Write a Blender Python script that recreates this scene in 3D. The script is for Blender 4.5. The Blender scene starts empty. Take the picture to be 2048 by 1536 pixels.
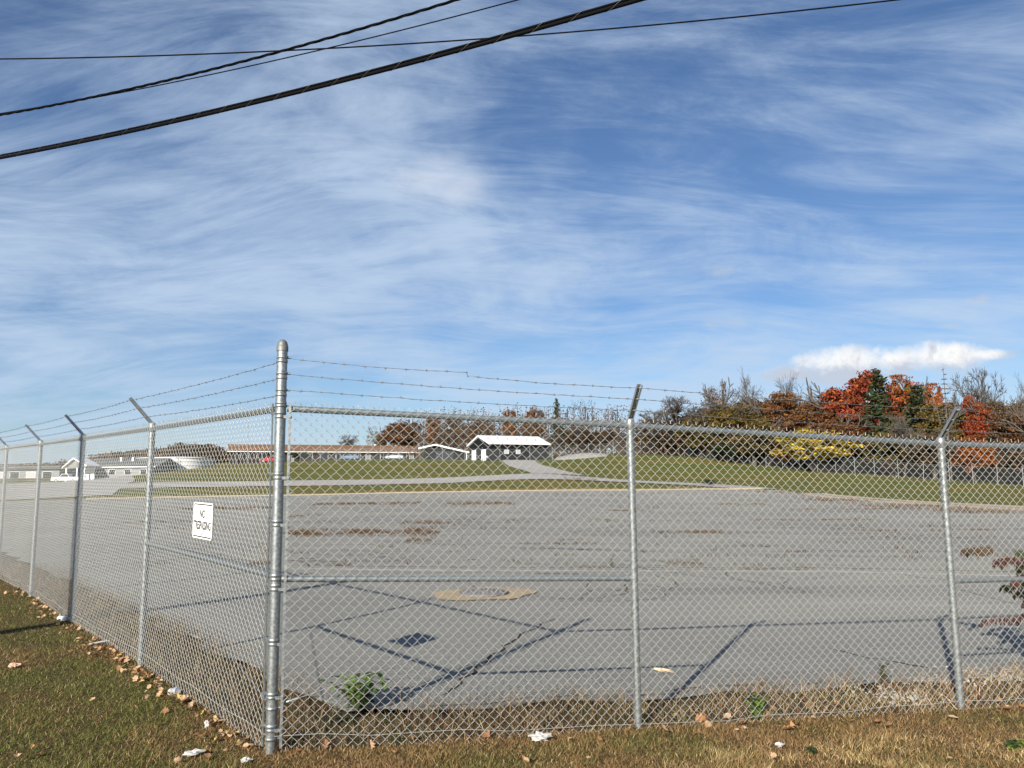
import bpy, math, random
import numpy as np
from mathutils import Vector, Matrix
random.seed(7); rng = np.random.default_rng(7)
S = bpy.context.scene
COL = S.collection

# ------------------------------------------------------------------ camera
W_PX, F_PX, CX, CY, EYE = 2048.0, 1538.0, 1024.0, 768.0, 1.8
_Z = np.array([-94, 12368, 1538.0]); _Z /= np.linalg.norm(_Z)      # world up in camera axes (right, up, forward)
_F = np.array([0, 0, 1.0]) - _Z * _Z[2]; _F /= np.linalg.norm(_F)
_X = np.cross(_F, _Z); _X = _X if _X[0] > 0 else -_X
cam_d = bpy.data.cameras.new('camera'); cam = bpy.data.objects.new('camera', cam_d); COL.objects.link(cam)
cam_d.sensor_width = 36.0; cam_d.lens = 36.0 * F_PX / W_PX; cam_d.clip_start = 0.05; cam_d.clip_end = 20000
R3 = np.stack([_X, _F, _Z])                      # rows: world axes in camera (r,u,f)
right, up, fwd = R3[:, 0], R3[:, 1], R3[:, 2]
cam.matrix_world = Matrix(((right[0], up[0], -fwd[0], 0), (right[1], up[1], -fwd[1], 0), (right[2], up[2], -fwd[2], EYE), (0, 0, 0, 1)))
S.camera = cam

def ray(px, py):
    d = np.array([px - CX, CY - py, F_PX]) / F_PX
    return R3 @ d
def P(px, py, y):                                # point on the pixel's ray at distance y along the ground axis
    d = ray(px, py) * (y / ray(px, py)[1]); return np.array([d[0], d[1], d[2] + EYE])

# ------------------------------------------------------------------ sun, sky, exposure
SUN_EL, SHADOW_AZ = 26.0, 26.8
el, az = math.radians(SUN_EL), math.radians(SHADOW_AZ)
sun_d = bpy.data.lights.new('sun', 'SUN'); sun = bpy.data.objects.new('sun', sun_d); COL.objects.link(sun)
sun_d.energy = 5.0; sun_d.angle = math.radians(0.53); sun_d.color = (1.0, 0.93, 0.82)
sun.rotation_euler = Vector((math.sin(az) * math.cos(el), math.cos(az) * math.cos(el), -math.sin(el))).to_track_quat('-Z', 'Y').to_euler()
sun.location = (-20, -40, 30)
S.view_settings.view_transform = 'Standard'; S.view_settings.look = 'None'
S.view_settings.exposure = 0.90; S.view_settings.gamma = 1.0; S.view_settings.use_curve_mapping = False

class NT:
    """tiny node-graph helper"""
    def __init__(s, tree): s.t = tree; s.n = tree.nodes; s.l = tree.links
    def new(s, t, **k):
        n = s.n.new(t)
        for a, v in k.items(): setattr(n, a, v)
        return n
    def put(s, sock, v):
        if isinstance(v, bpy.types.NodeSocket): s.l.new(v, sock)
        elif v is not None: sock.default_value = v
    def math(s, op, a, b=None, c=None, clamp=False):
        n = s.new('ShaderNodeMath', operation=op, use_clamp=clamp)
        for i, v in enumerate((a, b, c)):
            if v is not None: s.put(n.inputs[i], v)
        return n.outputs[0]
    def mix(s, f, a, b, blend='MIX'):
        n = s.new('ShaderNodeMix', data_type='RGBA', blend_type=blend)
        s.put(n.inputs[0], f); s.put(n.inputs[6], a if not isinstance(a, tuple) else (*a[:3], 1)); s.put(n.inputs[7], b if not isinstance(b, tuple) else (*b[:3], 1))
        return n.outputs[2]
    def step(s, v, lo, hi, smooth=True):
        n = s.new('ShaderNodeMapRange', interpolation_type='SMOOTHSTEP' if smooth else 'LINEAR')
        s.put(n.inputs[0], v); s.put(n.inputs[1], lo); s.put(n.inputs[2], hi); n.inputs[3].default_value = 0; n.inputs[4].default_value = 1
        return n.outputs[0]
    def noise(s, vec, scale, detail=4, rough=.55, dist=0.0, lac=2.0, dim='3D'):
        n = s.new('ShaderNodeTexNoise', noise_dimensions=dim)
        s.put(n.inputs['Vector'], vec); s.put(n.inputs['Scale'], scale); n.inputs['Detail'].default_value = detail
        n.inputs['Roughness'].default_value = rough; n.inputs['Distortion'].default_value = dist; n.inputs['Lacunarity'].default_value = lac
        return n.outputs[0]
    def mapping(s, vec, loc=(0, 0, 0), rot=(0, 0, 0), sc=(1, 1, 1)):
        n = s.new('ShaderNodeMapping'); s.put(n.inputs[0], vec); n.inputs[1].default_value = loc; n.inputs[2].default_value = rot; n.inputs[3].default_value = sc
        return n.outputs[0]
    def xyz(s, x, y, z):
        n = s.new('ShaderNodeCombineXYZ'); s.put(n.inputs[0], x); s.put(n.inputs[1], y); s.put(n.inputs[2], z); return n.outputs[0]
    def sep(s, v):
        n = s.new('ShaderNodeSeparateXYZ'); s.put(n.inputs[0], v); return n.outputs

world = bpy.data.worlds.new('World'); S.world = world; world.use_nodes = True
def build_sky():
    t = NT(world.node_tree); t.n.clear()
    out = t.new('ShaderNodeOutputWorld'); bg = t.new('ShaderNodeBackground'); bg.inputs[1].default_value = 0.05
    sky = t.new('ShaderNodeTexSky', sky_type='NISHITA'); sky.sun_disc = False
    sky.sun_elevation = el; sky.sun_rotation = math.pi + az; sky.air_density = 1.0; sky.dust_density = 0.3; sky.ozone_density = 2.0; sky.altitude = 100
    d = t.new('ShaderNodeTexCoord').outputs['Generated']; x, y, z = t.sep(d)
    zc = t.math('ADD', t.math('MAXIMUM', z, 0.0), 0.30)
    u, v = t.math('DIVIDE', x, zc), t.math('DIVIDE', y, zc)          # a cloud sheet overhead
    pl = t.xyz(u, v, 0.0)
    warp = t.noise(pl, 0.8, 2, .5)
    pw = t.xyz(t.math('ADD', u, t.math('MULTIPLY', warp, .45)), t.math('SUBTRACT', v, t.math('MULTIPLY', warp, .5)), 0.3)
    veil = t.noise(t.mapping(pw, (3.1, 1.7, 0), (0, 0, math.radians(20)), (.8, .9, 1)), 1.25, 5, .55, .5)
    wisp = t.noise(t.mapping(pw, (9.3, 4.7, 0), (0, 0, math.radians(-38)), (.60, 1.5, 1)), 2.3, 9, .66, .9)
    fib = t.noise(t.mapping(pw, (1.3, 7.7, 2), (0, 0, math.radians(-62)), (.45, 2.2, 1)), 4.6, 8, .70, .8)
    low = t.step(z, 0.60, 0.05)                                    # the sheet looks thicker low down, seen edge-on
    m = t.math('ADD', t.math('MULTIPLY', veil, 1.25), t.math('ADD', t.math('MULTIPLY', wisp, .85), t.math('MULTIPLY', fib, .55)))
    m = t.math('ADD', m, t.math('MULTIPLY', low, .14))
    cov = t.math('MULTIPLY', t.step(m, 1.12, 1.70), 0.82)
    base = t.mix(1.0, sky.outputs[0], (0.80, 0.97, 1.20), 'MULTIPLY')
    col = t.mix(cov, base, (5.9, 7.3, 9.2))
    # heaped clouds low in the sky (direction space round +Y)
    yy = t.math('MAXIMUM', y, 0.001); ax, ez = t.math('DIVIDE', x, yy), t.math('DIVIDE', z, yy)
    ap = t.xyz(ax, ez, 0.0)
    n1 = t.noise(ap, 26, 6, .62, .3); n2 = t.noise(t.mapping(ap, (.010, -.012, 0)), 26, 6, .62, .3)
    fr = t.step(y, 0.02, 0.1)
    def blob(px, py, rx, ry):
        r = ray(px, py); a0, e0 = r[0] / r[1], r[2] / r[1]
        qx = t.math('DIVIDE', t.math('SUBTRACT', ax, a0), rx / F_PX); qy = t.math('DIVIDE', t.math('SUBTRACT', ez, e0), ry / F_PX)
        return t.math('SUBTRACT', 1.0, t.math('ADD', t.math('MULTIPLY', qx, qx), t.math('MULTIPLY', qy, qy)))
    def union(bs):
        r = None
        for b in bs: q = blob(*b); r = q if r is None else t.math('SMOOTH_MAX', r, q, .35)
        return t.math('MAXIMUM', r, -4.0)
    nz = t.math('SUBTRACT', n1, .5)
    dn = t.math('ADD', union(((1655, 724, 70, 30), (1730, 722, 90, 34), (1800, 722, 90, 30), (1885, 714, 100, 30), (1970, 710, 55, 12), (1580, 750, 55, 18), (1700, 750, 120, 24))), t.math('MULTIPLY', nz, 2.7))
    cm = t.math('MULTIPLY', t.step(dn, -0.35, 1.15), fr)
    lit = t.math('ADD', t.math('MULTIPLY', t.math('SUBTRACT', n2, n1), 2.2), t.step(ez, ray(1700, 760)[2] / ray(1700, 760)[1], ray(1700, 706)[2] / ray(1700, 706)[1]))
    ccol = t.mix(t.step(lit, 0.1, 1.15), (6.0, 6.7, 7.9), (11.0, 10.9, 10.7))
    col = t.mix(cm, col, ccol)
    sm = t.math('ADD', union(((2036, 706, 26, 12), (1945, 600, 42, 12), (1440, 540, 60, 18), (1905, 652, 30, 7), (1450, 645, 60, 18))), t.math('MULTIPLY', nz, 3.2))
    col = t.mix(t.math('MULTIPLY', t.math('MULTIPLY', t.step(sm, 0.0, 1.6), .42), fr), col, (6.4, 6.8, 7.4))
    s1 = t.math('ADD', blob(875, 360, 120, 62), t.math('MULTIPLY', t.math('SUBTRACT', t.noise(ap, 11, 5, .6, .6), .5), 3.2))
    col = t.mix(t.math('MULTIPLY', t.math('MULTIPLY', t.step(s1, -.3, 1.9), .62), fr), col, (8.2, 8.6, 9.4))
    t.l.new(col, bg.inputs[0]); t.l.new(bg.outputs[0], out.inputs[0])
    world.cycles.sampling_method = 'MANUAL'; world.cycles.sample_map_resolution = 512
build_sky()

# ------------------------------------------------------------------ helpers
def link(name, me, mats=None, parent=None):
    o = bpy.data.objects.new(name, me); COL.objects.link(o)
    if mats is not None:
        for m in (mats if isinstance(mats, (list, tuple)) else [mats]): me.materials.append(m)
    if parent is not None: o.parent = parent
    return o
def tag(o, label=None, cat=None, group=None, kind=None):
    if label: o['label'] = label
    if cat: o['category'] = cat
    if group: o['group'] = group
    if kind: o['kind'] = kind
    return o
def empty(name, loc=(0, 0, 0), rz=0.0):
    o = bpy.data.objects.new(name, None); COL.objects.link(o); o.location = tuple(float(c) for c in loc); o.rotation_euler = (0, 0, rz); o.empty_display_size = .2; return o

def mesh_np(name, V, Fc, smooth=False, colors=None):
    """V (n,3); Fc (m,k) equal-sized faces"""
    V = np.asarray(V, np.float32); Fc = np.asarray(Fc, np.int32); m, k = Fc.shape
    me = bpy.data.meshes.new(name); me.vertices.add(len(V)); me.vertices.foreach_set('co', V.ravel())
    me.loops.add(m * k); me.loops.foreach_set('vertex_index', Fc.ravel())
    me.polygons.add(m); me.polygons.foreach_set('loop_start', np.arange(0, m * k, k, dtype=np.int32))
    me.update(calc_edges=True)
    me.polygons.foreach_set('use_smooth', np.full(m, bool(smooth)))
    if colors is not None:
        a = me.color_attributes.new('col', 'FLOAT_COLOR', 'POINT'); c = np.ones((len(V), 4), np.float32); c[:, :3] = colors
        a.data.foreach_set('color', c.ravel())
    return me

class MB:
    """collects simple solids into one mesh"""
    def __init__(s): s.v = []; s.f = []; s.sm = []
    def add(s, vs, fs, smooth=False):
        b = len(s.v); s.v += [tuple(map(float, p)) for p in vs]; s.f += [tuple(b + i for i in f) for f in fs]; s.sm += [smooth] * len(fs); return s
    def box(s, lo, hi):
        x0, y0, z0 = lo; x1, y1, z1 = hi
        return s.add([(x0, y0, z0), (x1, y0, z0), (x1, y1, z0), (x0, y1, z0), (x0, y0, z1), (x1, y0, z1), (x1, y1, z1), (x0, y1, z1)],
                     [(3, 2, 1, 0), (4, 5, 6, 7), (0, 1, 5, 4), (1, 2, 6, 5), (2, 3, 7, 6), (3, 0, 4, 7)])
    def obox(s, c, ax, half):                     # oriented box: centre, 3 axes, half sizes
        c = np.array(c, float); A = [np.array(a, float) * h for a, h in zip(ax, half)]
        sg = [(-1, -1, -1), (1, -1, -1), (1, 1, -1), (-1, 1, -1), (-1, -1, 1), (1, -1, 1), (1, 1, 1), (-1, 1, 1)]
        return s.add([c + A[0] * i + A[1] * j + A[2] * k for i, j, k in sg], [(3, 2, 1, 0), (4, 5, 6, 7), (0, 1, 5, 4), (1, 2, 6, 5), (2, 3, 7, 6), (3, 0, 4, 7)])
    def tube(s, pts, r, n=8, caps=True):
        pts = [np.array(p, float) for p in pts]; k = len(pts); rs = r if isinstance(r, (list, tuple, np.ndarray)) else [r] * k
        vs = []
        for i, p in enumerate(pts):
            tdir = pts[min(i + 1, k - 1)] - pts[max(i - 1, 0)]; tdir /= (np.linalg.norm(tdir) + 1e-9)
            a = np.cross(tdir, (0, 0, 1.0)) if abs(tdir[2]) < .95 else np.cross(tdir, (1.0, 0, 0)); a /= np.linalg.norm(a); b = np.cross(tdir, a)
            vs += [p + rs[i] * (math.cos(2 * math.pi * j / n) * a + math.sin(2 * math.pi * j / n) * b) for j in range(n)]
        fs = [(i * n + j, i * n + (j + 1) % n, (i + 1) * n + (j + 1) % n, (i + 1) * n + j) for i in range(k - 1) for j in range(n)]
        s.add(vs, fs, True)
        if caps: s.add(vs[:n], [tuple(range(n))[::-1]]); s.add(vs[-n:], [tuple(range(n))])
        return s
    def lathe(s, c, prof, n=16):                  # prof: (radius, z)
        vs = [(c[0] + r * math.cos(2 * math.pi * j / n), c[1] + r * math.sin(2 * math.pi * j / n), c[2] + z) for r, z in prof for j in range(n)]
        fs = [(i * n + j, i * n + (j + 1) % n, (i + 1) * n + (j + 1) % n, (i + 1) * n + j) for i in range(len(prof) - 1) for j in range(n)]
        return s.add(vs, fs, True)
    def prism(s, poly, d0, d1, to3):              # poly in 2-D, extruded d0..d1 by to3(a,b,d)
        n = len(poly); vs = [to3(a, b, d0) for a, b in poly] + [to3(a, b, d1) for a, b in poly]
        return s.add(vs, [tuple(range(n))[::-1], tuple(range(n, 2 * n))] + [(i, (i + 1) % n, n + (i + 1) % n, n + i) for i in range(n)])
    def build(s, name, mat=None, parent=None):
        me = bpy.data.meshes.new(name); me.from_pydata(s.v, [], s.f); me.polygons.foreach_set('use_smooth', s.sm); me.update()
        return link(name, me, mat, parent)

# ------------------------------------------------------------------ materials
def mat(name, col, rough=.8, metal=0.0, var=.0, scale=8.0, spec=.3, bump=0.0, bscale=None, attr=False, extra=None, trans=0.0):
    m = bpy.data.materials.new(name); m.use_nodes = True; t = NT(m.node_tree); b = t.n['Principled BSDF']
    oc = t.new('ShaderNodeTexCoord').outputs['Object']
    c = (*col, 1)
    if attr:
        at = t.new('ShaderNodeAttribute', attribute_name='col'); c = at.outputs['Color']
    if var:
        nz = t.noise(oc, scale, 6, .6)
        k = t.math('ADD', 1 - var, t.math('MULTIPLY', nz, 2 * var))
        kk = t.xyz(k, k, k); c = t.mix(1.0, c, kk, 'MULTIPLY')
    if extra: c = extra(t, oc, c)
    t.put(b.inputs['Base Color'], c); b.inputs['Roughness'].default_value = rough; b.inputs['Metallic'].default_value = metal
    b.inputs['Specular IOR Level'].default_value = spec
    if bump:
        bp = t.new('ShaderNodeBump'); bp.inputs['Strength'].default_value = bump; bp.inputs['Distance'].default_value = .02
        t.put(bp.inputs['Height'], t.noise(oc, bscale or scale * 4, 5, .6)); t.l.new(bp.outputs[0], b.inputs['Normal'])
    if trans:
        tr = t.new('ShaderNodeBsdfTranslucent'); t.put(tr.inputs[0], c); mx = t.new('ShaderNodeMixShader'); mx.inputs[0].default_value = trans
        t.l.new(b.outputs[0], mx.inputs[1]); t.l.new(tr.outputs[0], mx.inputs[2]); t.l.new(mx.outputs[0], t.n['Material Output'].inputs[0])
    return m

def galv_extra(t, oc, c):
    n = t.noise(oc, 55, 3, .5); k = t.step(n, .35, .65)
    c2 = t.mix(k, c, (.37, .39, .385))
    st = t.noise(t.mapping(oc, sc=(14, 14, .8)), 3, 5, .6)
    return t.mix(t.math('MULTIPLY', t.step(st, .5, .75), .35), c2, (.17, .17, .16))
M = {}
M['galv'] = mat('galvanised_steel', (.23, .25, .248), .46, .78, .12, 20, .5, extra=galv_extra)
M['rail'] = mat('galvanised_rail', (.20, .225, .23), .5, .6, .15, 16, .5)
M['wire'] = mat('galvanised_wire', (.40, .405, .385), .50, .42, .1, 9, .5)
M['barb'] = mat('weathered_barbed_wire', (.22, .22, .22), .5, .7, .15, 30, .5)
M['arm'] = mat('galvanised_arm', (.36, .37, .37), .45, .75, .15, 25, .5)
M['capd'] = mat('cast_cap', (.18, .19, .18), .6, .6, .2, 40, .4)
def asphalt_extra(t, oc, c):
    x, y, z = t.sep(oc)
    big = t.noise(oc, .11, 5, .6, .4); c = t.mix(t.math('MULTIPLY', t.step(big, .38, .66), .55), c, (.20, .195, .185))
    strp = t.noise(t.mapping(oc, sc=(.10, 1.1, 1)), .55, 5, .62, .5); c = t.mix(t.math('MULTIPLY', t.step(strp, .52, .70), .55), c, (.15, .147, .142))
    lt = t.noise(t.mapping(oc, (4, 2, 0), sc=(.2, .9, 1)), .5, 4, .6); c = t.mix(t.math('MULTIPLY', t.step(lt, .55, .75), .5), c, (.40, .385, .36))
    fine = t.noise(oc, 75, 3, .7); c = t.mix(t.step(fine, .42, .66), t.mix(1.0, c, (.58, .58, .59), 'MULTIPLY'), t.mix(1.0, c, (1.34, 1.33, 1.3), 'MULTIPLY'))
    med = t.noise(oc, 9, 5, .7); c = t.mix(t.math('MULTIPLY', t.step(med, .45, .75), .35), c, (.20, .193, .18))
    sp = t.new('ShaderNodeTexVoronoi'); t.put(sp.inputs['Vector'], oc); sp.inputs['Scale'].default_value = 42
    return t.mix(t.math('MULTIPLY', t.step(sp.outputs['Distance'], .16, .05), .5), c, (.5, .48, .45))
M['asphalt'] = mat('aged_asphalt', (.292, .288, .252), .92, 0, 0, 1, .25, bump=.9, bscale=55, extra=asphalt_extra)
M['road'] = mat('road_asphalt', (.29, .28, .26), .92, 0, .12, .6, .2)
M['crack'] = mat('crack_dirt', (.045, .038, .032), 1, 0, .3, 6, .1)
M['seam'] = mat('pale_seam', (.33, .31, .27), .95, 0, .3, 3, .2)
M['concrete'] = mat('old_concrete', (.30, .25, .18), .92, 0, .22, 2.5, .2)
M['patch'] = mat('tan_concrete_patch', (.30, .235, .15), .95, 0, .3, 3.2, .2, bump=.3, bscale=60)
M['iron'] = mat('cast_iron', (.17, .165, .16), .7, .3, .2, 12, .4, bump=.4, bscale=50)
def soil_extra(t, oc, c):
    g = t.noise(oc, .9, 5, .6); c = t.mix(t.step(g, .42, .62), c, (.075, .072, .025))
    f = t.noise(oc, 38, 5, .75); c = t.mix(t.step(f, .40, .66), t.mix(1.0, c, (.42, .40, .38), 'MULTIPLY'), t.mix(1.0, c, (1.5, 1.45, 1.3), 'MULTIPLY'))
    return c
M['soil'] = mat('thatch_and_soil', (.105, .070, .036), 1, 0, 0, 1, .1, bump=.8, bscale=45, extra=soil_extra)
def lawn_extra(t, oc, c):
    st = t.noise(t.mapping(oc, sc=(.05, .55, .5)), .9, 6, .65, .5)
    c = t.mix(t.step(st, .40, .64), c, (.150, .108, .030))
    b = t.noise(t.mapping(oc, (7, 0, 0), sc=(.12, .4, .4)), .5, 5, .65); c = t.mix(t.math('MULTIPLY', t.step(b, .50, .70), .8), c, (.055, .088, .02))
    f = t.noise(t.mapping(oc, sc=(.35, 1.6, 1.6)), 2.2, 5, .7); c = t.mix(t.step(f, .35, .68), t.mix(1.0, c, (.62, .62, .6), 'MULTIPLY'), t.mix(1.0, c, (1.3, 1.28, 1.2), 'MULTIPLY'))
    x, y, z = t.sep(oc); near = t.step(y, 40, 24)
    return t.mix(near, c, (.105, .085, .032))
M['lawn'] = mat('mown_lawn', (.078, .098, .024), 1, 0, 0, 1, .1, extra=lawn_extra)
M['blade'] = mat('grass_blades', (.1, .1, .03), .8, 0, 0, 1, .15, attr=True, trans=.25)
M['leafatt'] = mat('tree_leaves', (.1, .1, .03), .75, 0, 0, 1, .2, attr=True, trans=.3)
M['bark'] = mat('grey_bark', (.105, .09, .076), .95, 0, .25, 1.5, .1)
M['barkd'] = mat('dark_bark', (.085, .07, .058), .95, 0, .25, 1.5, .1)
M['barkp'] = mat('pale_bark', (.34, .30, .25), .95, 0, .25, 1.5, .1)
M['gravel'] = mat('pale_gravel', (.24, .232, .215), .95, 0, .3, 5, .2)
M['white'] = mat('white_paint', (.80, .80, .78), .5, 0, .04, 3, .4)
M['signw'] = mat('sign_white', (.86, .86, .83), .35, 0, .02, 6, .5)
M['black'] = mat('sign_black', (.012, .012, .013), .5)
M['cable'] = mat('cable_black', (.003, .003, .0035), .85, 0, .2, 3, .1)
M['cablel'] = mat('lashing_wire', (.16, .145, .115), .5, .6)

# ------------------------------------------------------------------ terrain heights
CTRL = [(0, 0, 0), (-1.63, 5.41, 0), (.87, 5.65, -.03), (3.64, 6.55, -.09), (-4, 8, .06), (-7.3, 11.7, .12), (-12, 18, .15), (12, 9, -.15), (30, 14, -.2), (-20, -5, .1), (20, -5, 0), (0, -30, 0), (-30, 20, .2),
        (0, 10, -.06), (0, 14, -.05), (-5, 14, -.02), (10, 14, -.06), (0, 25, 0), (-12, 25, 0), (20, 25, 0), (0, 40, .06), (-22, 40, .06), (60, 30, 0), (-90, 60, .5), (80, 70, .8)]
CTRL += [tuple(P(*q)) for q in (
    (2048, 1025, 40), (1620, 990, 74), (600, 991, 80), (1000, 983, 80), (1480, 979, 80), (300, 996, 80), (0, 1003, 80), (1250, 981, 80),
    (600, 973, 93), (600, 962, 101), (900, 967, 93), (900, 956, 101), (1080, 959, 93), (1080, 948, 101), (300, 977, 93), (300, 966, 101), (100, 972, 110), (-100, 985, 100),
    (700, 943, 120), (1000, 938, 120), (400, 952, 125), (450, 930, 150), (600, 925, 140), (800, 921, 140), (940, 922, 142), (1100, 921, 142), (1020, 921, 142), (1020, 920, 160),
    (1200, 919, 136), (1250, 910, 140), (1310, 909, 138), (1400, 917, 132), (1500, 931, 126), (1600, 942, 120), (1750, 955, 112), (1900, 966, 104), (2048, 975, 98), (2300, 985, 90),
    (1250, 957, 103), (1400, 969, 90), (1500, 975, 84), (1450, 952, 108), (1700, 975, 95), (1900, 991, 76), (2048, 1004, 60),
    (130, 964, 172), (250, 957, 178), (0, 967, 172), (-200, 972, 172), (100, 968, 140), (310, 949, 178),
    (650, 921, 215), (450, 925, 215), (850, 919, 215), (1500, 924, 150), (2000, 960, 125), (1800, 944, 135), (1250, 906, 170), (350, 943, 200))]
CTRL += [(-800, 400, 4), (0, 400, 8), (800, 400, 6), (-1500, 1500, 10), (0, 1500, 14), (1500, 1500, 12), (0, 3500, 20), (-3500, 2500, 15), (3500, 2500, 15), (-1500, 0, 0), (1500, 0, 0), (0, -300, 0), (-300, 200, 2), (300, 150, 4)]
_c = np.array(CTRL)
_A = np.linalg.norm(_c[:, None, :2] - _c[None, :, :2], axis=2); _K = np.sqrt(_A ** 2 + 4.0)
_n = len(_c); _S = np.zeros((_n + 1, _n + 1)); _S[:_n, :_n] = _K; _S[:_n, _n] = 1; _S[_n, :_n] = 1
_w = np.linalg.solve(_S, np.append(_c[:, 2], 0))
def hz(x, y):
    x = np.atleast_1d(np.asarray(x, float)); y = np.atleast_1d(np.asarray(y, float)); o = np.empty(x.size)
    xf, yf = x.ravel(), y.ravel()
    for i in range(0, xf.size, 20000):
        s_ = slice(i, i + 20000); d = np.sqrt((xf[s_, None] - _c[None, :, 0]) ** 2 + (yf[s_, None] - _c[None, :, 1]) ** 2 + 4.0); o[s_] = d @ _w[:_n] + _w[_n]
    return o.reshape(x.shape)
def h1(x, y): return float(hz(x, y)[0])
def G(px, py, dz=0.0):                            # where the pixel's ray meets the ground
    d = ray(px, py); lo = 2.0; k = lo
    while k < 400:
        q = d * k
        if q[2] + EYE < h1(q[0], q[1]) + dz: break
        lo = k; k *= 1.06
    hi = k
    for _ in range(30):
        m_ = (lo + hi) / 2; q = d * m_
        if q[2] + EYE < h1(q[0], q[1]) + dz: hi = m_
        else: lo = m_
    q = d * hi; return np.array([q[0], q[1], h1(q[0], q[1]) + dz])

# ------------------------------------------------------------------ fence layout (needed by the ground too)
CORNER = np.array([-1.635, 5.41])
AL, AR = math.radians(41.0), math.radians(12.5)
DL, DR = np.array([-math.sin(AL), math.cos(AL)]), np.array([math.cos(AR), math.sin(AR)])
NL, NR = np.array([-math.cos(AL), -math.sin(AL)]), np.array([math.sin(AR), -math.cos(AR)])     # outward (camera side)
def along(px, py, D):                             # where a pixel's vertical plane crosses the fence line
    r = ray(px, py); k, s_ = np.linalg.solve(np.array([[r[0], -D[0]], [r[1], -D[1]]]), CORNER); return s_, EYE + k * r[2]
def lot_left(y): return -1.635 - (y - 5.41) * math.tan(AL) + 1.05
def lot_front(x): return 5.41 + (x + 1.635) * math.tan(AR) + 0.78
def in_lot(x, y):
    return (y > lot_front(x)) & (x > -1.635 - (y - 5.41) * math.tan(AL) + 1.05) & (y < 80) & (x < 28.2)

# ------------------------------------------------------------------ ground
def build_ground():
    ys = np.concatenate([np.linspace(-30, 4, 16), np.linspace(4.3, 16, 60), np.linspace(16.8, 40, 34), np.linspace(41.5, 260, 120), np.geomspace(266, 6000, 34)])
    xs = np.concatenate([-np.geomspace(6000, 125, 28), np.linspace(-120, -22, 45), np.linspace(-20.5, 14, 90), np.linspace(15.5, 120, 50), np.geomspace(125, 6000, 28)])
    X_, Y_ = np.meshgrid(xs, ys); Zg = hz(X_, Y_)
    lot = in_lot(X_, Y_)
    Zg = Zg - np.where(lot, .12, 0)
    V = np.stack([X_, Y_, Zg], -1).reshape(-1, 3); nx, ny = len(xs), len(ys)
    i, j = np.meshgrid(np.arange(ny - 1), np.arange(nx - 1), indexing='ij'); a = i * nx + j
    Fc = np.stack([a, a + 1, a + nx + 1, a + nx], -1).reshape(-1, 4)
    me = mesh_np('ground', V, Fc, True)
    o = link('ground', me, [M['lawn'], M['soil']]); tag(o, kind='structure')
    fy = V[Fc, 1].mean(1); me.polygons.foreach_set('material_index', (fy < 22).astype(np.int32)); me.update()
    # asphalt lot
    rows = np.concatenate([np.linspace(6.3, 14, 70), np.linspace(14.4, 80, 150)])
    n = 170; V = []; 
    for y in rows:
        xl = max(lot_left(y), -70); xr = min(28.0, (y - .78 - 5.41) / math.tan(AR) - 1.635) if y < 14 else 28.0
        xr = max(xr, xl + .02)
        x = np.linspace(xl, xr, n); x[0] += .12 * math.sin(y * 5.1) ; V.append(np.stack([x, np.full(n, y), np.zeros(n)], -1))
    V = np.concatenate(V); V[:, 2] = hz(V[:, 0], V[:, 1]) + .012
    fr = np.exp(-np.maximum(0, V[:, 1] - lot_front(V[:, 0])) / .25); V[:, 1] += fr * .10 * (np.sin(V[:, 0] * 4.3) + .6 * np.sin(V[:, 0] * 11.7 + 1))
    m_ = len(rows); i, j = np.meshgrid(np.arange(m_ - 1), np.arange(n - 1), indexing='ij'); a = i * n + j
    lo = link('parking_lot', mesh_np('parking_lot', V, np.stack([a, a + 1, a + n + 1, a + n], -1).reshape(-1, 4), True), M['asphalt']); tag(lo, kind='structure')
    return o, lo
GROUND, LOT = build_ground()

def ribbon(name, pts, widths, m, parent=None, dz=.05, cross=6, seg=1.5, thick=0.0):
    """a strip laid on the ground along pts (x,y)"""
    pts = [np.array(p[:2], float) for p in pts]; dense = []; wd = []
    for k in range(len(pts) - 1):
        L = np.linalg.norm(pts[k + 1] - pts[k]); n = max(1, int(L / seg))
        for q in range(n): dense.append(pts[k] + (pts[k + 1] - pts[k]) * q / n); wd.append(widths[k] + (widths[k + 1] - widths[k]) * q / n)
    dense.append(pts[-1]); wd.append(widths[-1]); D = np.array(dense)
    for _ in range(4 if len(D) > 6 else 0): D[1:-1] = (D[:-2] + 2 * D[1:-1] + D[2:]) / 4
    T = np.gradient(D, axis=0); T /= np.linalg.norm(T, axis=1)[:, None]; N = np.stack([-T[:, 1], T[:, 0]], 1)
    V = np.concatenate([D + N * (w_ * np.array(wd))[:, None] for w_ in np.linspace(-.5, .5, cross + 1)]); nD = len(D)
    z = hz(V[:, 0], V[:, 1]) + dz; V = np.column_stack([V, z])
    i, j = np.meshgrid(np.arange(cross), np.arange(nD - 1), indexing='ij'); a = i * nD + j
    return link(name, mesh_np(name, V, np.stack([a, a + 1, a + nD + 1, a + nD], -1).reshape(-1, 4), True), m, parent)
def kerb(name, pts, w, h, m, parent=None):
    pts = [np.array(p[:2], float) for p in pts]; mb = MB()
    for a, b in zip(pts[:-1], pts[1:]):
        L = np.linalg.norm(b - a); n = max(1, round(L / 3.0)); d = (b - a) / L; nn = np.array([-d[1], d[0]])
        for k in range(n):
            p0, p1 = a + d * (L * k / n + .012), a + d * (L * (k + 1) / n - .012); vs = []
            for p in (p0, p1):
                z = h1(*p)
                for s_, zz in ((-w / 2, -.06), (w / 2, -.06), (w / 2 - .02, h), (-w / 2 + .02, h)): q = p + nn * s_; vs.append((q[0], q[1], z + zz + random.uniform(-.01, .01)))
            mb.add(vs, [(0, 1, 2, 3), (7, 6, 5, 4), (0, 4, 5, 1), (1, 5, 6, 2), (2, 6, 7, 3), (3, 7, 4, 0)])
    return mb.build(name, m, parent)
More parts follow.
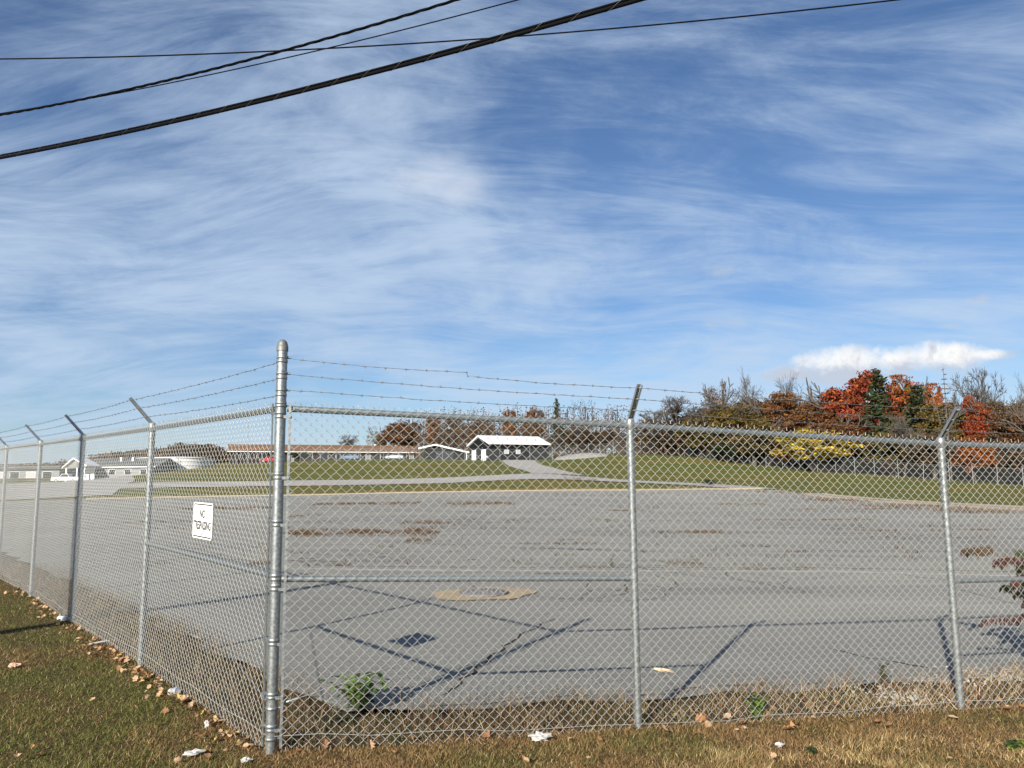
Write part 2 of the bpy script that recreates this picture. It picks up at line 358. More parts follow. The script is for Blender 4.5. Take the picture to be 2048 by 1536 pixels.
gxy = lambda px, py: G(px, py)[:2]
road = ribbon('road', [P(-200, 980, 97), P(100, 974, 97), P(300, 971.5, 97), P(600, 967.5, 97), P(900, 961.5, 97), P(1080, 953.5, 97), P(1180, 957, 95.5), P(1280, 963, 93), P(1400, 970, 89), P(1520, 980, 80.5)], [8, 8, 8, 8, 8, 8, 6.5, 5, 5, 5], M['road'], dz=.09); tag(road, kind='structure')
drive = ribbon('driveway', [P(1120, 948, 101.5), P(1085, 940, 114), P(1045, 930, 128), P(1035, 922, 142.5)], [7, 5.5, 5.5, 6], M['road'], dz=.10); tag(drive, kind='structure')
side = ribbon('side_road', [P(-150, 1003, 79), P(20, 985, 110), P(60, 972, 150), P(90, 966, 172)], [34, 32, 34, 40], M['road'], dz=.07, cross=14, seg=2.5); tag(side, kind='structure')
k1 = kerb('lot_kerb', [(-44, 80.2), (24, 80.2)], .3, .10, M['concrete']); tag(k1, kind='structure')
k2 = kerb('island_kerb', [(27.9, 74), (28.1, 60), (27.6, 40), (27.3, 26)], .3, .13, M['concrete']); tag(k2, kind='structure')
k3 = kerb('island_back_kerb', [(30.3, 76), (31.0, 60), (30.8, 40)], .25, .12, M['concrete']); tag(k3, kind='structure')
isl = ribbon('island_strip', [(29.2, 77), (29.5, 60), (29.2, 40), (28.9, 24)], [2.0, 2.6, 2.9, 2.9], M['gravel'], dz=.035); tag(isl, kind='structure')
slab = MB().box((22.2, 79.5, h1(23, 80)), (25.6, 80.9, h1(23, 80) + .17)).build('concrete_slab', M['concrete']); tag(slab, kind='structure')

# cracks and seams, laid into the lot
def crack(pts, w, m=None, jag=.03, name='crack'):
    P2 = []; 
    for a, b in zip(pts[:-1], pts[1:]):
        a, b = np.array(a[:2]), np.array(b[:2]); n = max(2, int(np.linalg.norm(b - a) / .16))
        P2 += [a + (b - a) * k / n for k in range(n)]
    P2.append(np.array(pts[-1][:2])); P2 = np.array(P2); P2 += rng.normal(0, jag, P2.shape); k = len(P2)
    T = np.gradient(P2, axis=0); T /= np.linalg.norm(T, axis=1)[:, None] + 1e-9; N = np.stack([-T[:, 1], T[:, 0]], 1)
    ww = w * rng.uniform(.35, 1.2, k)[:, None] * .5; ww[0] = ww[-1] = .001
    V = np.concatenate([P2 - N * ww, P2 + N * ww]); V = np.column_stack([V, hz(V[:, 0], V[:, 1]) + .017])
    a = np.arange(k - 1); link(name, mesh_np(name, V, np.stack([a, a + 1, a + k + 1, a + k], -1)), m or M['crack'], LOT)
LONG_CRACKS = [[(590, 1131), (1024, 1136), (1650, 1137), (2048, 1146)], [(300, 1100), (700, 1090), (1100, 1088), (1500, 1086)], [(1000, 1062), (1500, 1068), (2048, 1080)], [(600, 1048), (1100, 1046), (1700, 1052)],
               [(200, 1040), (800, 1022), (1500, 1020), (2000, 1035)], [(560, 1008), (1000, 1002), (1600, 1006)], [(1240, 1122), (1330, 1124), (1425, 1131)], [(880, 1400), (1050, 1268), (1110, 1238)], [(580, 1030), (640, 1040), (700, 1052)],
               [(1400, 1066), (1500, 1072)], [(1650, 1070), (1900, 1062)], [(60, 1130), (350, 1112), (540, 1125)], [(1660, 1300), (1800, 1330), (1880, 1342)], [(1480, 1105), (1800, 1102), (2048, 1110)]]
for k, c in enumerate(LONG_CRACKS): crack([gxy(*p) for p in c], .05 if k < 6 else .035)
crack([gxy(*p) for p in ((590, 1138), (1024, 1143), (1650, 1144), (2048, 1154))], .22, M['seam'], .02, 'seam')
for k in range(60):
    px, py = rng.uniform(560, 2040), 990 + 160 * rng.uniform(0, 1) ** 1.3; L = rng.uniform(10, 70) * (py - 950) / 120
    crack([gxy(px, py), gxy(px + L * .5, py + rng.uniform(-1.5, 1.5)), gxy(px + L, py + rng.uniform(-2, 2))], rng.uniform(.04, .12), None, .04)

def wander(p, ang, L, w, depth=0):
    pts = [np.array(p[:2], float)]; a = ang
    while L > 0:
        a += rng.normal(0, .35); pts.append(pts[-1] + np.array([math.cos(a), math.sin(a)]) * .35); L -= .35
        if depth < 2 and rng.uniform() < .10: wander(pts[-1], a + rng.choice([-1, 1]) * rng.uniform(.6, 1.3), L * .6, w * .7, depth + 1)
        if not in_lot(pts[-1][0], pts[-1][1]): pts.pop(); break
    if len(pts) > 3: crack(pts, w, None, .025)
for k in range(34):
    q = G(rng.uniform(350, 2040), 1010 + 215 * rng.uniform(0, 1) ** 1.2); wander(q, rng.choice([0, math.pi]) + rng.normal(0, .45), rng.uniform(2, 7) * max(1, q[1] / 18), .022 * max(1, (q[1] / 14) ** .7))
# manhole
mh = G(967, 1190); me_ = empty('manhole', mh + np.array([0, 0, .008])); tag(me_, 'round iron manhole cover set in a tan concrete patch on the asphalt', 'manhole')
n = 40; vs = [(0, 0, .030)]; 
for k in range(n):
    a = 2 * math.pi * k / n; r = .72 + .09 * math.sin(a * 2 + .6) + .06 * math.sin(5 * a) + random.uniform(-.02, .02); vs.append((r * math.cos(a) * 1.05, r * math.sin(a) * 1.05, .026))
rings = [[(vs[1 + k][0] * f_, vs[1 + k][1] * f_) for k in range(n)] for f_ in (.35, .6, .8, 1.0)]; rv = [(a_, b_, h1(mh[0] + a_, mh[1] + b_) - mh[2] - .008 + .027) for rg in rings for a_, b_ in rg]; zt = max(v[2] for v in rv[:2 * n])
MB().add(rv, [(i * n + k, i * n + (k + 1) % n, (i + 1) * n + (k + 1) % n, (i + 1) * n + k) for i in range(3) for k in range(n)], True).build('concrete_ring', M['patch'], me_)
lid = MB().lathe((0, 0, 0), [(.40, .02), (.40, .040), (.37, .043), (.37, .035), (.36, .035), (.355, .042), (.001, .044)], 36).build('cover', M['iron'], me_)
mb = MB()
for i in range(-4, 5):
    for j in range(-4, 5):
        if math.hypot(i, j) * .068 < .32: mb.box((i * .068 - .022, j * .068 - .022, .042), (i * .068 + .022, j * .068 + .022, .049))
tag(mb.build('tread_studs', M['iron'], lid), kind='stuff'); lid.location = (0, 0, max(0, zt - .018))

# ------------------------------------------------------------------ the chain-link fence
fence = empty('chain_link_fence', (CORNER[0], CORNER[1], 0)); tag(fence, 'galvanised chain-link fence topped with barbed wire, turning at a capped corner post', 'fence')
fence_inv = Matrix.Translation((-CORNER[0], -CORNER[1], 0))
def fpart(mb_or_me, name, m, parent=None):
    o = mb_or_me.build(name, m) if isinstance(mb_or_me, MB) else link(name, mb_or_me, m)
    o.parent = parent or fence
    if parent is None: o.matrix_parent_inverse = fence_inv
    return o
def xyz(D, s_, N, off, z): q = CORNER + D * s_ + N * off; return np.array([q[0], q[1], z])
POSTS = {'R': [], 'L': []}                        # (s, z_base, z_top)
POSTS['R'].append((0, 0.0, 2.335)); POSTS['L'].append((0, 0.0, 2.335))
for b, t_ in (((1279, 1480), (1258, 845)), ((1923, 1430), (1881, 882))):
    s0, z0 = along(*b, DR); s1, z1 = along(*t_, DR); POSTS['R'].append(((s0 + s1) / 2, z0, z1))
POSTS['R'].append((POSTS['R'][-1][0] + 2.9, -.17, 2.03)); POSTS['R'].append((POSTS['R'][-1][0] + 2.9, -.2, 2.0))
for b, t_ in (((281, 1325), (305, 852)), ((147, 1245), (167, 873)), ((65, 1190), (82, 885)), ((3, 1160), (14, 894))):
    s0, z0 = along(*b, DL); s1, z1 = along(*t_, DL); POSTS['L'].append((s1, z0, z1))
for k in range(2): a = POSTS['L'][-1]; POSTS['L'].append((a[0] + 2.9, a[1] + .02, a[2] + .03))
CR = .0365
# corner post
cp = fpart(MB().lathe((CORNER[0], CORNER[1], -.15), [(CR, 0), (CR, 2.9)], 24), 'corner_post', M['galv'])
fpart(MB().lathe((CORNER[0], CORNER[1], 2.72), [(CR + .004, 0), (CR + .004, .035), (CR + .001, .038), (CR, .05), (CR * .8, .07), (CR * .45, .082), (.001, .086)], 24), 'post_cap', M['capd'], cp)
def post_z(py): return along(560, py, DR)[1]
def band(py, D, N, lug, tilt=0):
    z = post_z(py); mb = MB().lathe((CORNER[0], CORNER[1], z - .011), [(CR + .0004, 0), (CR + .0028, .001), (CR + .0028, .021), (CR + .0004, .022)], 24)
    if lug:
        c = xyz(D, .052, N, .030, z); mb.obox(c, ((*D, 0), (0, 0, 1), (*N, 0)), (.028, .010, .003)); c = xyz(D, .066, N, .036, z); mb.obox(c, ((*D, 0), (0, 0, 1), (*N, 0)), (.007, .007, .006))
    else:
        c = xyz(D, .05, N, 0, z); mb.tube([xyz(D, CR, N, 0, z), xyz(D, .062, N, 0, z)], [.009, .008], 8)
    return fpart(mb, 'band', M['galv'], cp)
for py in (715, 747, 780): band(py, DR, NR, False)
for py in (723, 756, 790): band(py, DL, NL, False)
for py in (812, 1158): band(py, DR, NR, False)
for py in (806, 1150): band(py, DL, NL, False)
for py in (834, 956, 1050, 1178, 1287, 1393, 1458): band(py, DR, NR, True)
for py in (826, 948, 1042, 1170, 1279, 1386, 1450): band(py, DL, NL, True)
for py in (1415, 1476): band(py, DR, NR, False)

def arm(base, N, parent):
    A = np.array([N[0] * .66, N[1] * .66, .75]); A /= np.linalg.norm(A); side_ = np.cross(A, (0, 0, 1.0)); side_ /= np.linalg.norm(side_); nrm = np.cross(side_, A)
    mb = MB(); L = .335
    def quadbox(c0, w0, w1, t_, ax1, ax2):          # tapered plate along A
        vs = []
        for l_, w_ in ((0, w0), (L, w1)):
            for i, j in ((-1, -1), (1, -1), (1, 1), (-1, 1)): vs.append(base + c0 + A * l_ + ax1 * w_ * i + ax2 * t_ * j)
        mb.add(vs, [(3, 2, 1, 0), (4, 5, 6, 7), (0, 1, 5, 4), (1, 2, 6, 5), (2, 3, 7, 6), (3, 0, 4, 7)])
    quadbox(nrm * .013, .021, .013, .0015, side_, nrm)          # web on the upper side, open channel below
    quadbox(side_ * .0195, .013, .011, .0015, nrm, side_); quadbox(-side_ * .0195, .013, .011, .0015, nrm, side_)
    fpart(mb, 'barb_arm', M['arm'], parent)
    for f_ in (.30, .62, .93): fpart(MB().obox(base + A * L * f_ - nrm * .002, (side_, A, nrm), (.0175, .004, .004)), 'wire_clip', M['wire'], parent)
    return [base + A * L * f_ - nrm * .004 for f_ in (.93, .62, .30)]
ARMS = {'R': [], 'L': []}
for run, D, N in (('R', DR, NR), ('L', DL, NL)):
    for s_, z0, z1 in POSTS[run][1:]:
        c = CORNER + D * s_; lp = fpart(MB().lathe((c[0], c[1], z0 - .15), [(.030, 0), (.030, z1 - z0 + .11)], 18), 'line_post', M['galv'])
        fpart(MB().lathe((c[0], c[1], z1 - .06), [(.031, 0), (.0335, .002), (.0335, .055), (.031, .085), (.017, .095), (.001, .096)], 16), 'post_cap', M['arm'], lp)
        ARMS[run].append(arm(np.array([c[0], c[1], z1 + .015]), N, lp))
    ps = POSTS[run]
    for k in range(len(ps) - 1):
        a, b = ps[k], ps[k + 1]; g0 = .045 if k == 0 else 0
        fpart(MB().tube([xyz(D, a[0] + g0, N, 0, a[2] - .025), xyz(D, b[0], N, 0, b[2] - .025)], .0228, 14), 'top_rail', M['rail'])
def brace(D, N, a, b, za, zb, rod0, rod1):
    fpart(MB().tube([xyz(D, a, N, 0, za), xyz(D, b, N, 0, zb)], .0215, 14), 'brace_rail', M['rail'])
    for e0, ze, sg in ((a, za, 1), (b, zb, -1)): fpart(MB().tube([xyz(D, e0, N, 0, ze), xyz(D, e0 + sg * math.copysign(.05, b - a), N, 0, ze)], .0235, 14), 'rail_cup', M['galv'])
    p0, p1 = xyz(D, rod0[0], N, 0, rod0[1]), xyz(D, rod1[0], N, 0, rod1[1]); r = fpart(MB().tube([p0, p1], .0036, 6), 'truss_rod', M['barb'])
    u = (p1 - p0) / np.linalg.norm(p1 - p0); fpart(MB().tube([p0 + u * .02, p0 + u * .03, p0 + u * .11, p0 + u * .12], [.006, .011, .011, .006], 8), 'turnbuckle', M['galv'], r)
zr = post_z(1158); sR1 = POSTS['R'][1][0]; zP1 = along(1255, 1157, DR)[1]
brace(DR, NR, .04, sR1 - .02, zr, zP1, (.06, post_z(1408)), (sR1 - .03, zP1 - .05))
sL1 = POSTS['L'][1][0]; zL = along(296, 1086, DL)[1]
brace(DL, NL, .04, sL1 - .02, post_z(1153), zL, (.06, post_z(1408)), (sL1 - .03, zL - .05))
s2, s3 = POSTS['R'][2][0], POSTS['R'][3][0]; z2 = along(1910, 1162, DR)[1]
brace(DR, NR, s2 + .02, s3 - .02, z2, z2 - .03, (s3 - .06, .15), (s2 + .03, z2 - .06))

def zig(D, N, s0, s1, zb0, zb1, zt0, zt1, off, sides=4, wire_r=.0016):
    """woven chain-link between two posts, each wire a flat zigzag hooked into the next"""
    w = .0362; nW = int(round((s1 - s0) / w)); w = (s1 - s0) / nW; Mh = int(round((zt0 - zb0) / .0362)); Mh += Mh % 2
    J = np.arange(Mh + 1); K = np.arange(nW)
    side_ = (J[None, :] + K[:, None]) % 2                      # 0 left bend, 1 right bend
    uc = (K[:, None] + side_) * w + np.where(side_ == 1, .0016, -.0016)
    dirn = np.where(side_ == 1, -1, 1)                          # bends lean
    up_front = np.where(side_ == 1, -1.0, 1.0)                   # segment above this bend: '/' in front, '\\' behind
    d = .0024
    u2 = np.stack([uc, uc], -1); v2 = np.stack([J[None, :] + 0 * side_ - .045, J[None, :] + 0 * side_ + .045], -1); n2 = np.stack([-up_front * d, up_front * d], -1)
    nP = 2 * (Mh + 1); u = u2.reshape(nW, nP); v = v2.reshape(nW, nP) / Mh; nn = n2.reshape(nW, nP)
    u = u + .0022 * np.sin(v * 9 + K[:, None] * .05) ; nn = nn + .006 * np.sin(u * 2.1 + v * 4.0) * np.sin(v * math.pi)
    f_ = u / (s1 - s0); zb = zb0 + (zb1 - zb0) * f_; zt = zt0 + (zt1 - zt0) * f_; z = zb + (zt - zb) * v
    path = np.stack([u, nn, z], -1); T = np.gradient(path, axis=1); T /= np.linalg.norm(T, axis=2)[..., None]
    n1 = np.stack([T[..., 2], 0 * T[..., 0], -T[..., 0]], -1); n1 /= np.linalg.norm(n1, axis=2)[..., None]; nb = np.cross(T, n1)
    ring = [path + wire_r * (math.cos(2 * math.pi * q / sides) * n1 + math.sin(2 * math.pi * q / sides) * nb) for q in range(sides)]
    R_ = np.stack(ring, 2).reshape(-1, 3)                         # (nW,nP,sides)
    idx = np.arange(nW * nP * sides).reshape(nW, nP, sides); a = idx[:, :-1]; b = idx[:, 1:]
    Fc = np.stack([a, np.roll(a, -1, 2), np.roll(b, -1, 2), b], -1).reshape(-1, 4)
    wv = np.column_stack([CORNER[0] + D[0] * (s0 + R_[:, 0]) + N[0] * (off + R_[:, 1]), CORNER[1] + D[1] * (s0 + R_[:, 0]) + N[1] * (off + R_[:, 1]), R_[:, 2]])
    # twisted ends standing above the rail and hanging below
    mb = MB()
    for k in range(0, nW, 2):
        uu = (k + 1) * w; f1 = uu / (s1 - s0)
        for zt_, sg in ((zt0 + (zt1 - zt0) * f1, 1), (zb0 + (zb1 - zb0) * f1, -1)):
            jx, jy = random.uniform(-.004, .004), random.uniform(-.004, .004)
            p0 = xyz(D, s0 + uu, N, off, zt_ - sg * .006); p1 = xyz(D, s0 + uu + jx, N, off + jy, zt_ + sg * .012)
            mb.tube([p0, p1], .0026, 4, False)
            for e in (-1, 1): mb.tube([p1, p1 + np.array([D[0] * e * .006, D[1] * e * .006, sg * .010])], .0016, 3, False)
    base = len(wv); tv = np.array(mb.v)
    me = mesh_np('chain_link_mesh', np.concatenate([wv, tv]), np.concatenate([Fc, np.array(mb.f) + base]), True)
    return tag(fpart(me, 'chain_link_mesh', M['wire']), kind='stuff')
for run, D, N in (('R', DR, NR), ('L', DL, NL)):
    ps = POSTS[run]
    for k in range(len(ps) - 1 - (1 if run == 'R' else 0)):
        a, b = ps[k], ps[k + 1]; s0 = a[0] + (.062 if k == 0 else 0)
        zig(D, N, s0, b[0], a[1] + .035, b[1] + .035, a[2] + .012, b[2] + .012, .036, 4 if (run == 'R' or k < 2) else 3)
    fpart(MB().obox(xyz(D, .066, N, .030, 1.19), ((*D, 0), (0, 0, 1), (*N, 0)), (.009, 1.16, .0028)), 'tension_bar', M['galv'])
    # smooth tension wire low down
    pts = []
    for k in range(len(ps) - 1):
        for q in range(8):
            f_ = q / 8; pts.append(xyz(D, ps[k][0] + (ps[k + 1][0] - ps[k][0]) * f_, N, .027, ps[k][1] + (ps[k + 1][1] - ps[k][1]) * f_ + .11 + .012 * math.sin(q * 2.1 + k)))
    fpart(MB().tube(pts, .0020, 5), 'tension_wire', M['wire'])

def barbed(pts, name='barbed_wire'):
    pts = [np.array(p) for p in pts]; mb = MB(); dense = []
    for a, b in zip(pts[:-1], pts[1:]):
        L = np.linalg.norm(b - a); n = max(3, int(L / .07))
        for k in range(n):
            f_ = k / n; q = a + (b - a) * f_; q = q + np.array([0, 0, -.013 * 4 * f_ * (1 - f_) + random.gauss(0, .0014)]); dense.append(q)
    dense.append(pts[-1]); dense = np.array(dense)
    T = np.gradient(dense, axis=0); T /= np.linalg.norm(T, axis=1)[:, None]
    ph = np.arange(len(dense)) * 2.2
    for o_ in (0, math.pi):
        off = np.stack([-T[:, 1] * np.cos(ph + o_), T[:, 0] * np.cos(ph + o_), np.sin(ph + o_)], 1) * .0017
        mb.tube(dense + off, .0014, 4)
    for k in range(1, len(dense) - 1, 2):
        t_ = T[k]; c = dense[k]; mb.tube([c - t_ * .007, c + t_ * .007], .0042, 5)
        for q in range(4):
            a = random.uniform(0, 6.28); d = np.array([-t_[1] * math.cos(a), t_[0] * math.cos(a), math.sin(a)]) + t_ * random.uniform(-.4, .4); e = c + t_ * (.004 if q % 2 else -.004)
            mb.tube([e, e + d * .015], [.0015, .0008], 3)
    fpart(mb, name, M['barb'])
for run, D, N, pys in (('R', DR, NR, (717, 749, 780)), ('L', DL, NL, (723, 756, 790))):
    for q in range(3):
        st = xyz(D, .065, N, 0, post_z(pys[q])); pts = [st] + [a[q] for a in ARMS[run]]
        if run == 'R' and q == 0:                # the top strand steps where it was spliced
            m_ = st + (pts[1] - st) * .49; pts = [st, m_ + np.array([0, 0, .008]), m_ + (pts[1] - st) * .004 - np.array([0, 0, .018])] + pts[1:]
        barbed(pts)

# ------------------------------------------------------------------ the sign
def text_mesh(txt, size, xs):
    cu = bpy.data.curves.new('lettering', 'FONT'); cu.body = txt; cu.size = size; cu.align_x = 'CENTER'; cu.offset = size * .028; cu.extrude = .0004; cu.resolution_u = 3
    o = bpy.data.objects.new('tmp', cu); COL.objects.link(o); bpy.context.view_layer.update()
    me = bpy.data.meshes.new_from_object(o.evaluated_get(bpy.context.evaluated_depsgraph_get())); bpy.data.objects.remove(o)
    w_ = max(v.co.x for v in me.vertices) - min(v.co.x for v in me.vertices); k = xs / w_
    mx = (max(v.co.x for v in me.vertices) + min(v.co.x for v in me.vertices)) / 2
    for v in me.vertices: v.co.x = (v.co.x - mx) * k
    return me
sA, zA = along(417, 1005, DL); sB, zB = along(414, 1077, DL); sl, _ = along(397, 1040, DL); sr, _ = along(436, 1044, DL)
SW, SH = abs(sl - sr), zA - zB
sign = empty('sign', xyz(DL, (sl + sr) / 2, NL, .045, (zA + zB) / 2)); tag(sign, 'white NO TRESPASSING sign wired to the chain-link fence', 'sign')
sx = -np.array([*DL, 0]); sn = np.array([*NL, 0]); su = np.array([0, 0, 1.0])
sign.matrix_world = Matrix(((sx[0], su[0], sn[0], sign.location[0]), (sx[1], su[1], sn[1], sign.location[1]), (sx[2], su[2], sn[2], sign.location[2]), (0, 0, 0, 1))) @ Matrix.Rotation(math.radians(-1.0), 4, 'Z')
def rrect(w, h, r, n=6):
    return [(sx_ * (w / 2 - r) + r * math.cos(a0 + k * math.pi / 2 / n), sy_ * (h / 2 - r) + r * math.sin(a0 + k * math.pi / 2 / n)) for sx_, sy_, a0 in ((1, 1, 0), (-1, 1, math.pi / 2), (-1, -1, math.pi), (1, -1, 1.5 * math.pi)) for k in range(n + 1)]
MB().prism(rrect(SW, SH, .028), -.001, .001, lambda a, b, d: (a, b, d)).build('sign_plate', M['signw'], sign)
o_, i_ = rrect(SW - .022, SH - .022, .022), rrect(SW - .042, SH - .042, .014); nn_ = len(o_)
MB().add([(a, b, .0014) for a, b in o_] + [(a, b, .0014) for a, b in i_], [(k, (k + 1) % nn_, nn_ + (k + 1) % nn_, nn_ + k) for k in range(nn_)]).build('sign_border', M['black'], sign)
l1 = link('lettering', text_mesh('NO', SH * .32, SW * .26), M['black'], sign); l1.location = (0, SH * .075, .0016)
l2 = link('lettering', text_mesh('TRESPASSING', SH * .32, SW * .86), M['black'], sign); l2.location = (0, -SH * .24, .0016)
for b_ in (SH * .355, -SH * .375): MB().lathe((0, b_, .001), [(.008, 0), (.008, .003), (.004, .006), (.001, .006)], 10).build('bolt', M['galv'], sign)

# ------------------------------------------------------------------ overhead cables
def cable(name, p0, p1, r, label, sag=.15, lash=False, n=60, twin=None):
    a, b = np.array(p0), np.array(p1); ex = (b - a); pts = []
    for k in range(n + 1):
        f_ = -.35 + 1.7 * k / n; q = a + ex * f_; pts.append(q + np.array([0, 0, sag * ((2 * f_ - 1) ** 2 - 1)]))
    mb = MB().tube(pts, r, 8)
    if twin:
        ph = np.arange(n * 8 + 1); fine = [np.array(pts[min(i // 8, n - 1)]) + (np.array(pts[min(i // 8, n - 1) + 1]) - np.array(pts[min(i // 8, n - 1)])) * ((i % 8) / 8 if i < n * 8 else 1) for i in ph]
        u = ex / np.linalg.norm(ex); s_ = np.cross(u, (0, 0, 1.0)); s_ /= np.linalg.norm(s_); v_ = np.cross(s_, u)
        if twin == 'stacked': mb.tube([q + v_ * r * 1.9 for q in pts], r * .62, 8)
        else:
            mb = MB()
            for o__ in (0, 2.09, 4.19): mb.tube([q + (s_ * math.cos(i * .22 + o__) + v_ * math.sin(i * .22 + o__)) * r * 1.05 for i, q in enumerate(fine)], r * .8, 6)
    o = mb.build(name, M['cable']); tag(o, label, 'cable')
    if lash:
        u = ex / np.linalg.norm(ex); s_ = np.cross(u, (0, 0, 1.0)); s_ /= np.linalg.norm(s_); v_ = np.cross(s_, u); ls = []
        L = np.linalg.norm(ex) * 1.7; m_ = int(L / .035)
        for i in range(m_ + 1):
            f_ = -.35 + 1.7 * i / m_; q = a + ex * f_ + np.array([0, 0, sag * ((2 * f_ - 1) ** 2 - 1)]); w_ = i * .55
            ls.append(q + v_ * r * .95 + (s_ * math.cos(w_) * 1.15 + v_ * math.sin(w_) * 2.1) * r)
        MB().tube(ls, .0017, 4).build('lashing_wire', M['cablel'], o)
def atz(px, py, z): d = ray(px, py); k = (z - EYE) / d[2]; q = d * k; return np.array([q[0], q[1], z])
cable('overhead_cable', atz(0, 316, 6.3), atz(1285, -2, 6.3), .020, 'thickest overhead cable, a lashed black double bundle', .10, True, 60, 'stacked')
cable('overhead_cable', atz(0, 230, 8.6), atz(918, -2, 8.6), .0125, 'twisted three-strand overhead power cable', .14, False, 70, 'twist')
cable('overhead_cable', atz(0, 227, 9.1), atz(1042, -2, 9.1), .010, 'thin single overhead wire running beside the twisted cable', .14, False)
cable('overhead_cable', atz(0, 118, 9.6), atz(1800, -1, 9.6), .013, 'thin single overhead wire crossing over the lashed bundle', .22, False)
#PART2
# ------------------------------------------------------------------ buildings
M['wall_d'] = mat('charcoal_siding', (.010, .011, .014), .9, 0, .15, 1.2, .08)
M['roof_w'] = mat('white_metal_roof', (.80, .80, .80), .45, .1, .04, .6, .4)
M['brown_roof'] = mat('brown_shingles', (.17, .10, .06), .95, 0, .25, 1.0, .1)
M['brick_d'] = mat('dark_brick', (.045, .037, .035), .9, 0, .2, .8, .1)
M['wall_g'] = mat('grey_block_wall', (.24, .24, .24), .9, 0, .1, .5, .2)
M['roof_g'] = mat('dark_grey_roof', (.10, .105, .11), .85, 0, .2, .7, .2)
M['glass'] = mat('dark_glass', (.02, .025, .03), .08, 0, 0, 1, .6)
M['lightglass'] = mat('pale_window_panel', (.45, .46, .48), .3, 0, 0, 1, .5)
M['farpost'] = mat('far_galvanised_post', (.27, .28, .28), .5, .4)
M['yellow'] = mat('yellow_paint', (.62, .45, .08), .6, 0, .15, 2, .3)

def frame_of(o3, d):                               # local frame: x along d (ground dir), y = left of d, z up
    d = np.array(d[:2], float); d /= np.linalg.norm(d); return empty_at(o3, math.atan2(d[1], d[0]))
def empty_at(o3, rz): return o3, rz
def part(name, m, root, *boxes):
    mb = MB()
    for b in boxes: mb.box(*b)
    return mb.build(name, m, root)
def gable_house(name, origin, rz, L, Wd, eave, ridge, over, wall_m, roof_m, label, fascia=True, slope_up=0.0):
    """x along the length, y across the depth; origin at the front-left base corner"""
    root = empty(name, origin, rz); tag(root, label, 'building')
    MB().prism([(0, -.8), (Wd, -.8), (Wd, eave), (Wd / 2, ridge - .04), (0, eave)], 0, L, lambda a, b, d: (d, a, b)).build('wall', wall_m, root)
    k = (ridge - eave) / (Wd / 2); th = .14
    r0 = MB().prism([(-over, eave - over * k), (Wd / 2, ridge), (Wd / 2, ridge + th), (-over, eave - over * k + th)], -over, L + over, lambda a, b, d: (d, a, b)).build('roof', roof_m, root)
    MB().prism([(Wd + over, eave - over * k), (Wd / 2 + .004, ridge), (Wd / 2 + .004, ridge + th), (Wd + over, eave - over * k + th)], -over, L + over, lambda a, b, d: (d, a, b)).build('roof', roof_m, root)
    if fascia:
        part('fascia', M['white'], root, ((-over, -over - .05, eave - over * k - .02), (L + over, -over - .004, eave - over * k + th + .03)))
        for xx in (-over - .05, L + over + .004):
            for sg in (0, 1):
                y0, y1 = (-over, Wd / 2) if sg == 0 else (Wd + over, Wd / 2)
                MB().prism([(y0, eave - over * k - .12), (y1, ridge - .12), (y1, ridge + th + .02), (y0, eave - over * k + th + .02)], xx, xx + .046, lambda a, b, d: (d, a, b)).build('barge_board', M['white'], root)
    return root
def opening(root, name, m, axis, a0, a1, z0, z1, face, frame=True, fm=None):
    """a window or door standing 4 cm proud on the front (axis x) or on the end wall (axis y)"""
    t_ = .04
    lo, hi = ((a0, face - t_, z0), (a1, face - .002, z1)) if axis == 'x' else ((face - t_, a0, z0), (face - .002, a1, z1))
    o = part(name, m, root, (lo, hi))
    if frame:
        w_ = .08; bx_ = []
        for (p, q, r, s_) in ((a0 - w_, a1 + w_, z1, z1 + w_), (a0 - w_, a0, z0, z1), (a1, a1 + w_, z0, z1)):
            bx_.append(((p, face - t_ - .02, r), (q, face - .003, s_)) if axis == 'x' else ((face - t_ - .02, p, r), (face - .003, q, s_)))
        part('frame', fm or M['white'], o, *bx_)
    return o

# charcoal metal building with the white roof
c0 = P(981, 922.5, 141); th_ = math.radians(27)
b1 = gable_house('metal_building', c0, th_, 12.2, 9.6, 3.25, 4.85, .35, M['wall_d'], M['roof_w'], 'charcoal metal building with white gable roof and two white doors')
for y0 in (2.0, 6.4):
    d_ = opening(b1, 'door', M['white'], 'y', y0, y0 + 1.9, 0.05, 2.25, 0, False)
    for q in (.35, 1.15): part('vent_pane', M['glass'], d_, ((-.046, y0 + q, .22), (-.041, y0 + q + .3, .5)))
for x0 in (2.9, 5.3):
    w_ = opening(b1, 'window', M['lightglass'], 'x', x0, x0 + .75, 1.35, 2.05, 0)
mb = MB()
for k in range(27): part('siding_rib', M['wall_d'], b1, ((.2 + k * .45, -.03, 0), (.26 + k * .45, -.001, 3.1)))
part('lamp', M['white'], b1, ((-.14, 1.2, .7), (-.002, 1.5, 1.0)))

# dark canopy hall next to it, wide gable to the front
c1 = P(846, 919, 158)
root = empty('canopy_hall', c1, math.radians(4)); tag(root, 'low dark hall with white-edged gable between the brown-roofed building and the metal building', 'building')
MB().prism([(0, -.5), (9.0, -.5), (9.0, 1.35), (2.4, 2.75), (0, 2.35)], 0, 8, lambda a, b, d: (a, d, b)).build('wall', M['wall_d'], root)
for q, (pA, pB) in enumerate((((-.9, 2.05), (2.4, 2.8)), ((2.4, 2.8), (9.5, 1.2)))):
    MB().prism([pA, pB, (pB[0], pB[1] + .28), (pA[0], pA[1] + .34)], -1.2, 8.2, lambda a, b, d: (a, d, b)).build('roof', M['roof_w'], root)
opening(root, 'garage_opening', M['glass'], 'x', 2.6, 6.2, 0, 1.7, 0, True, M['wall_d'])
part('column', M['white'], root, ((8.8, -1.1, -.4), (8.95, -.95, 1.3)))

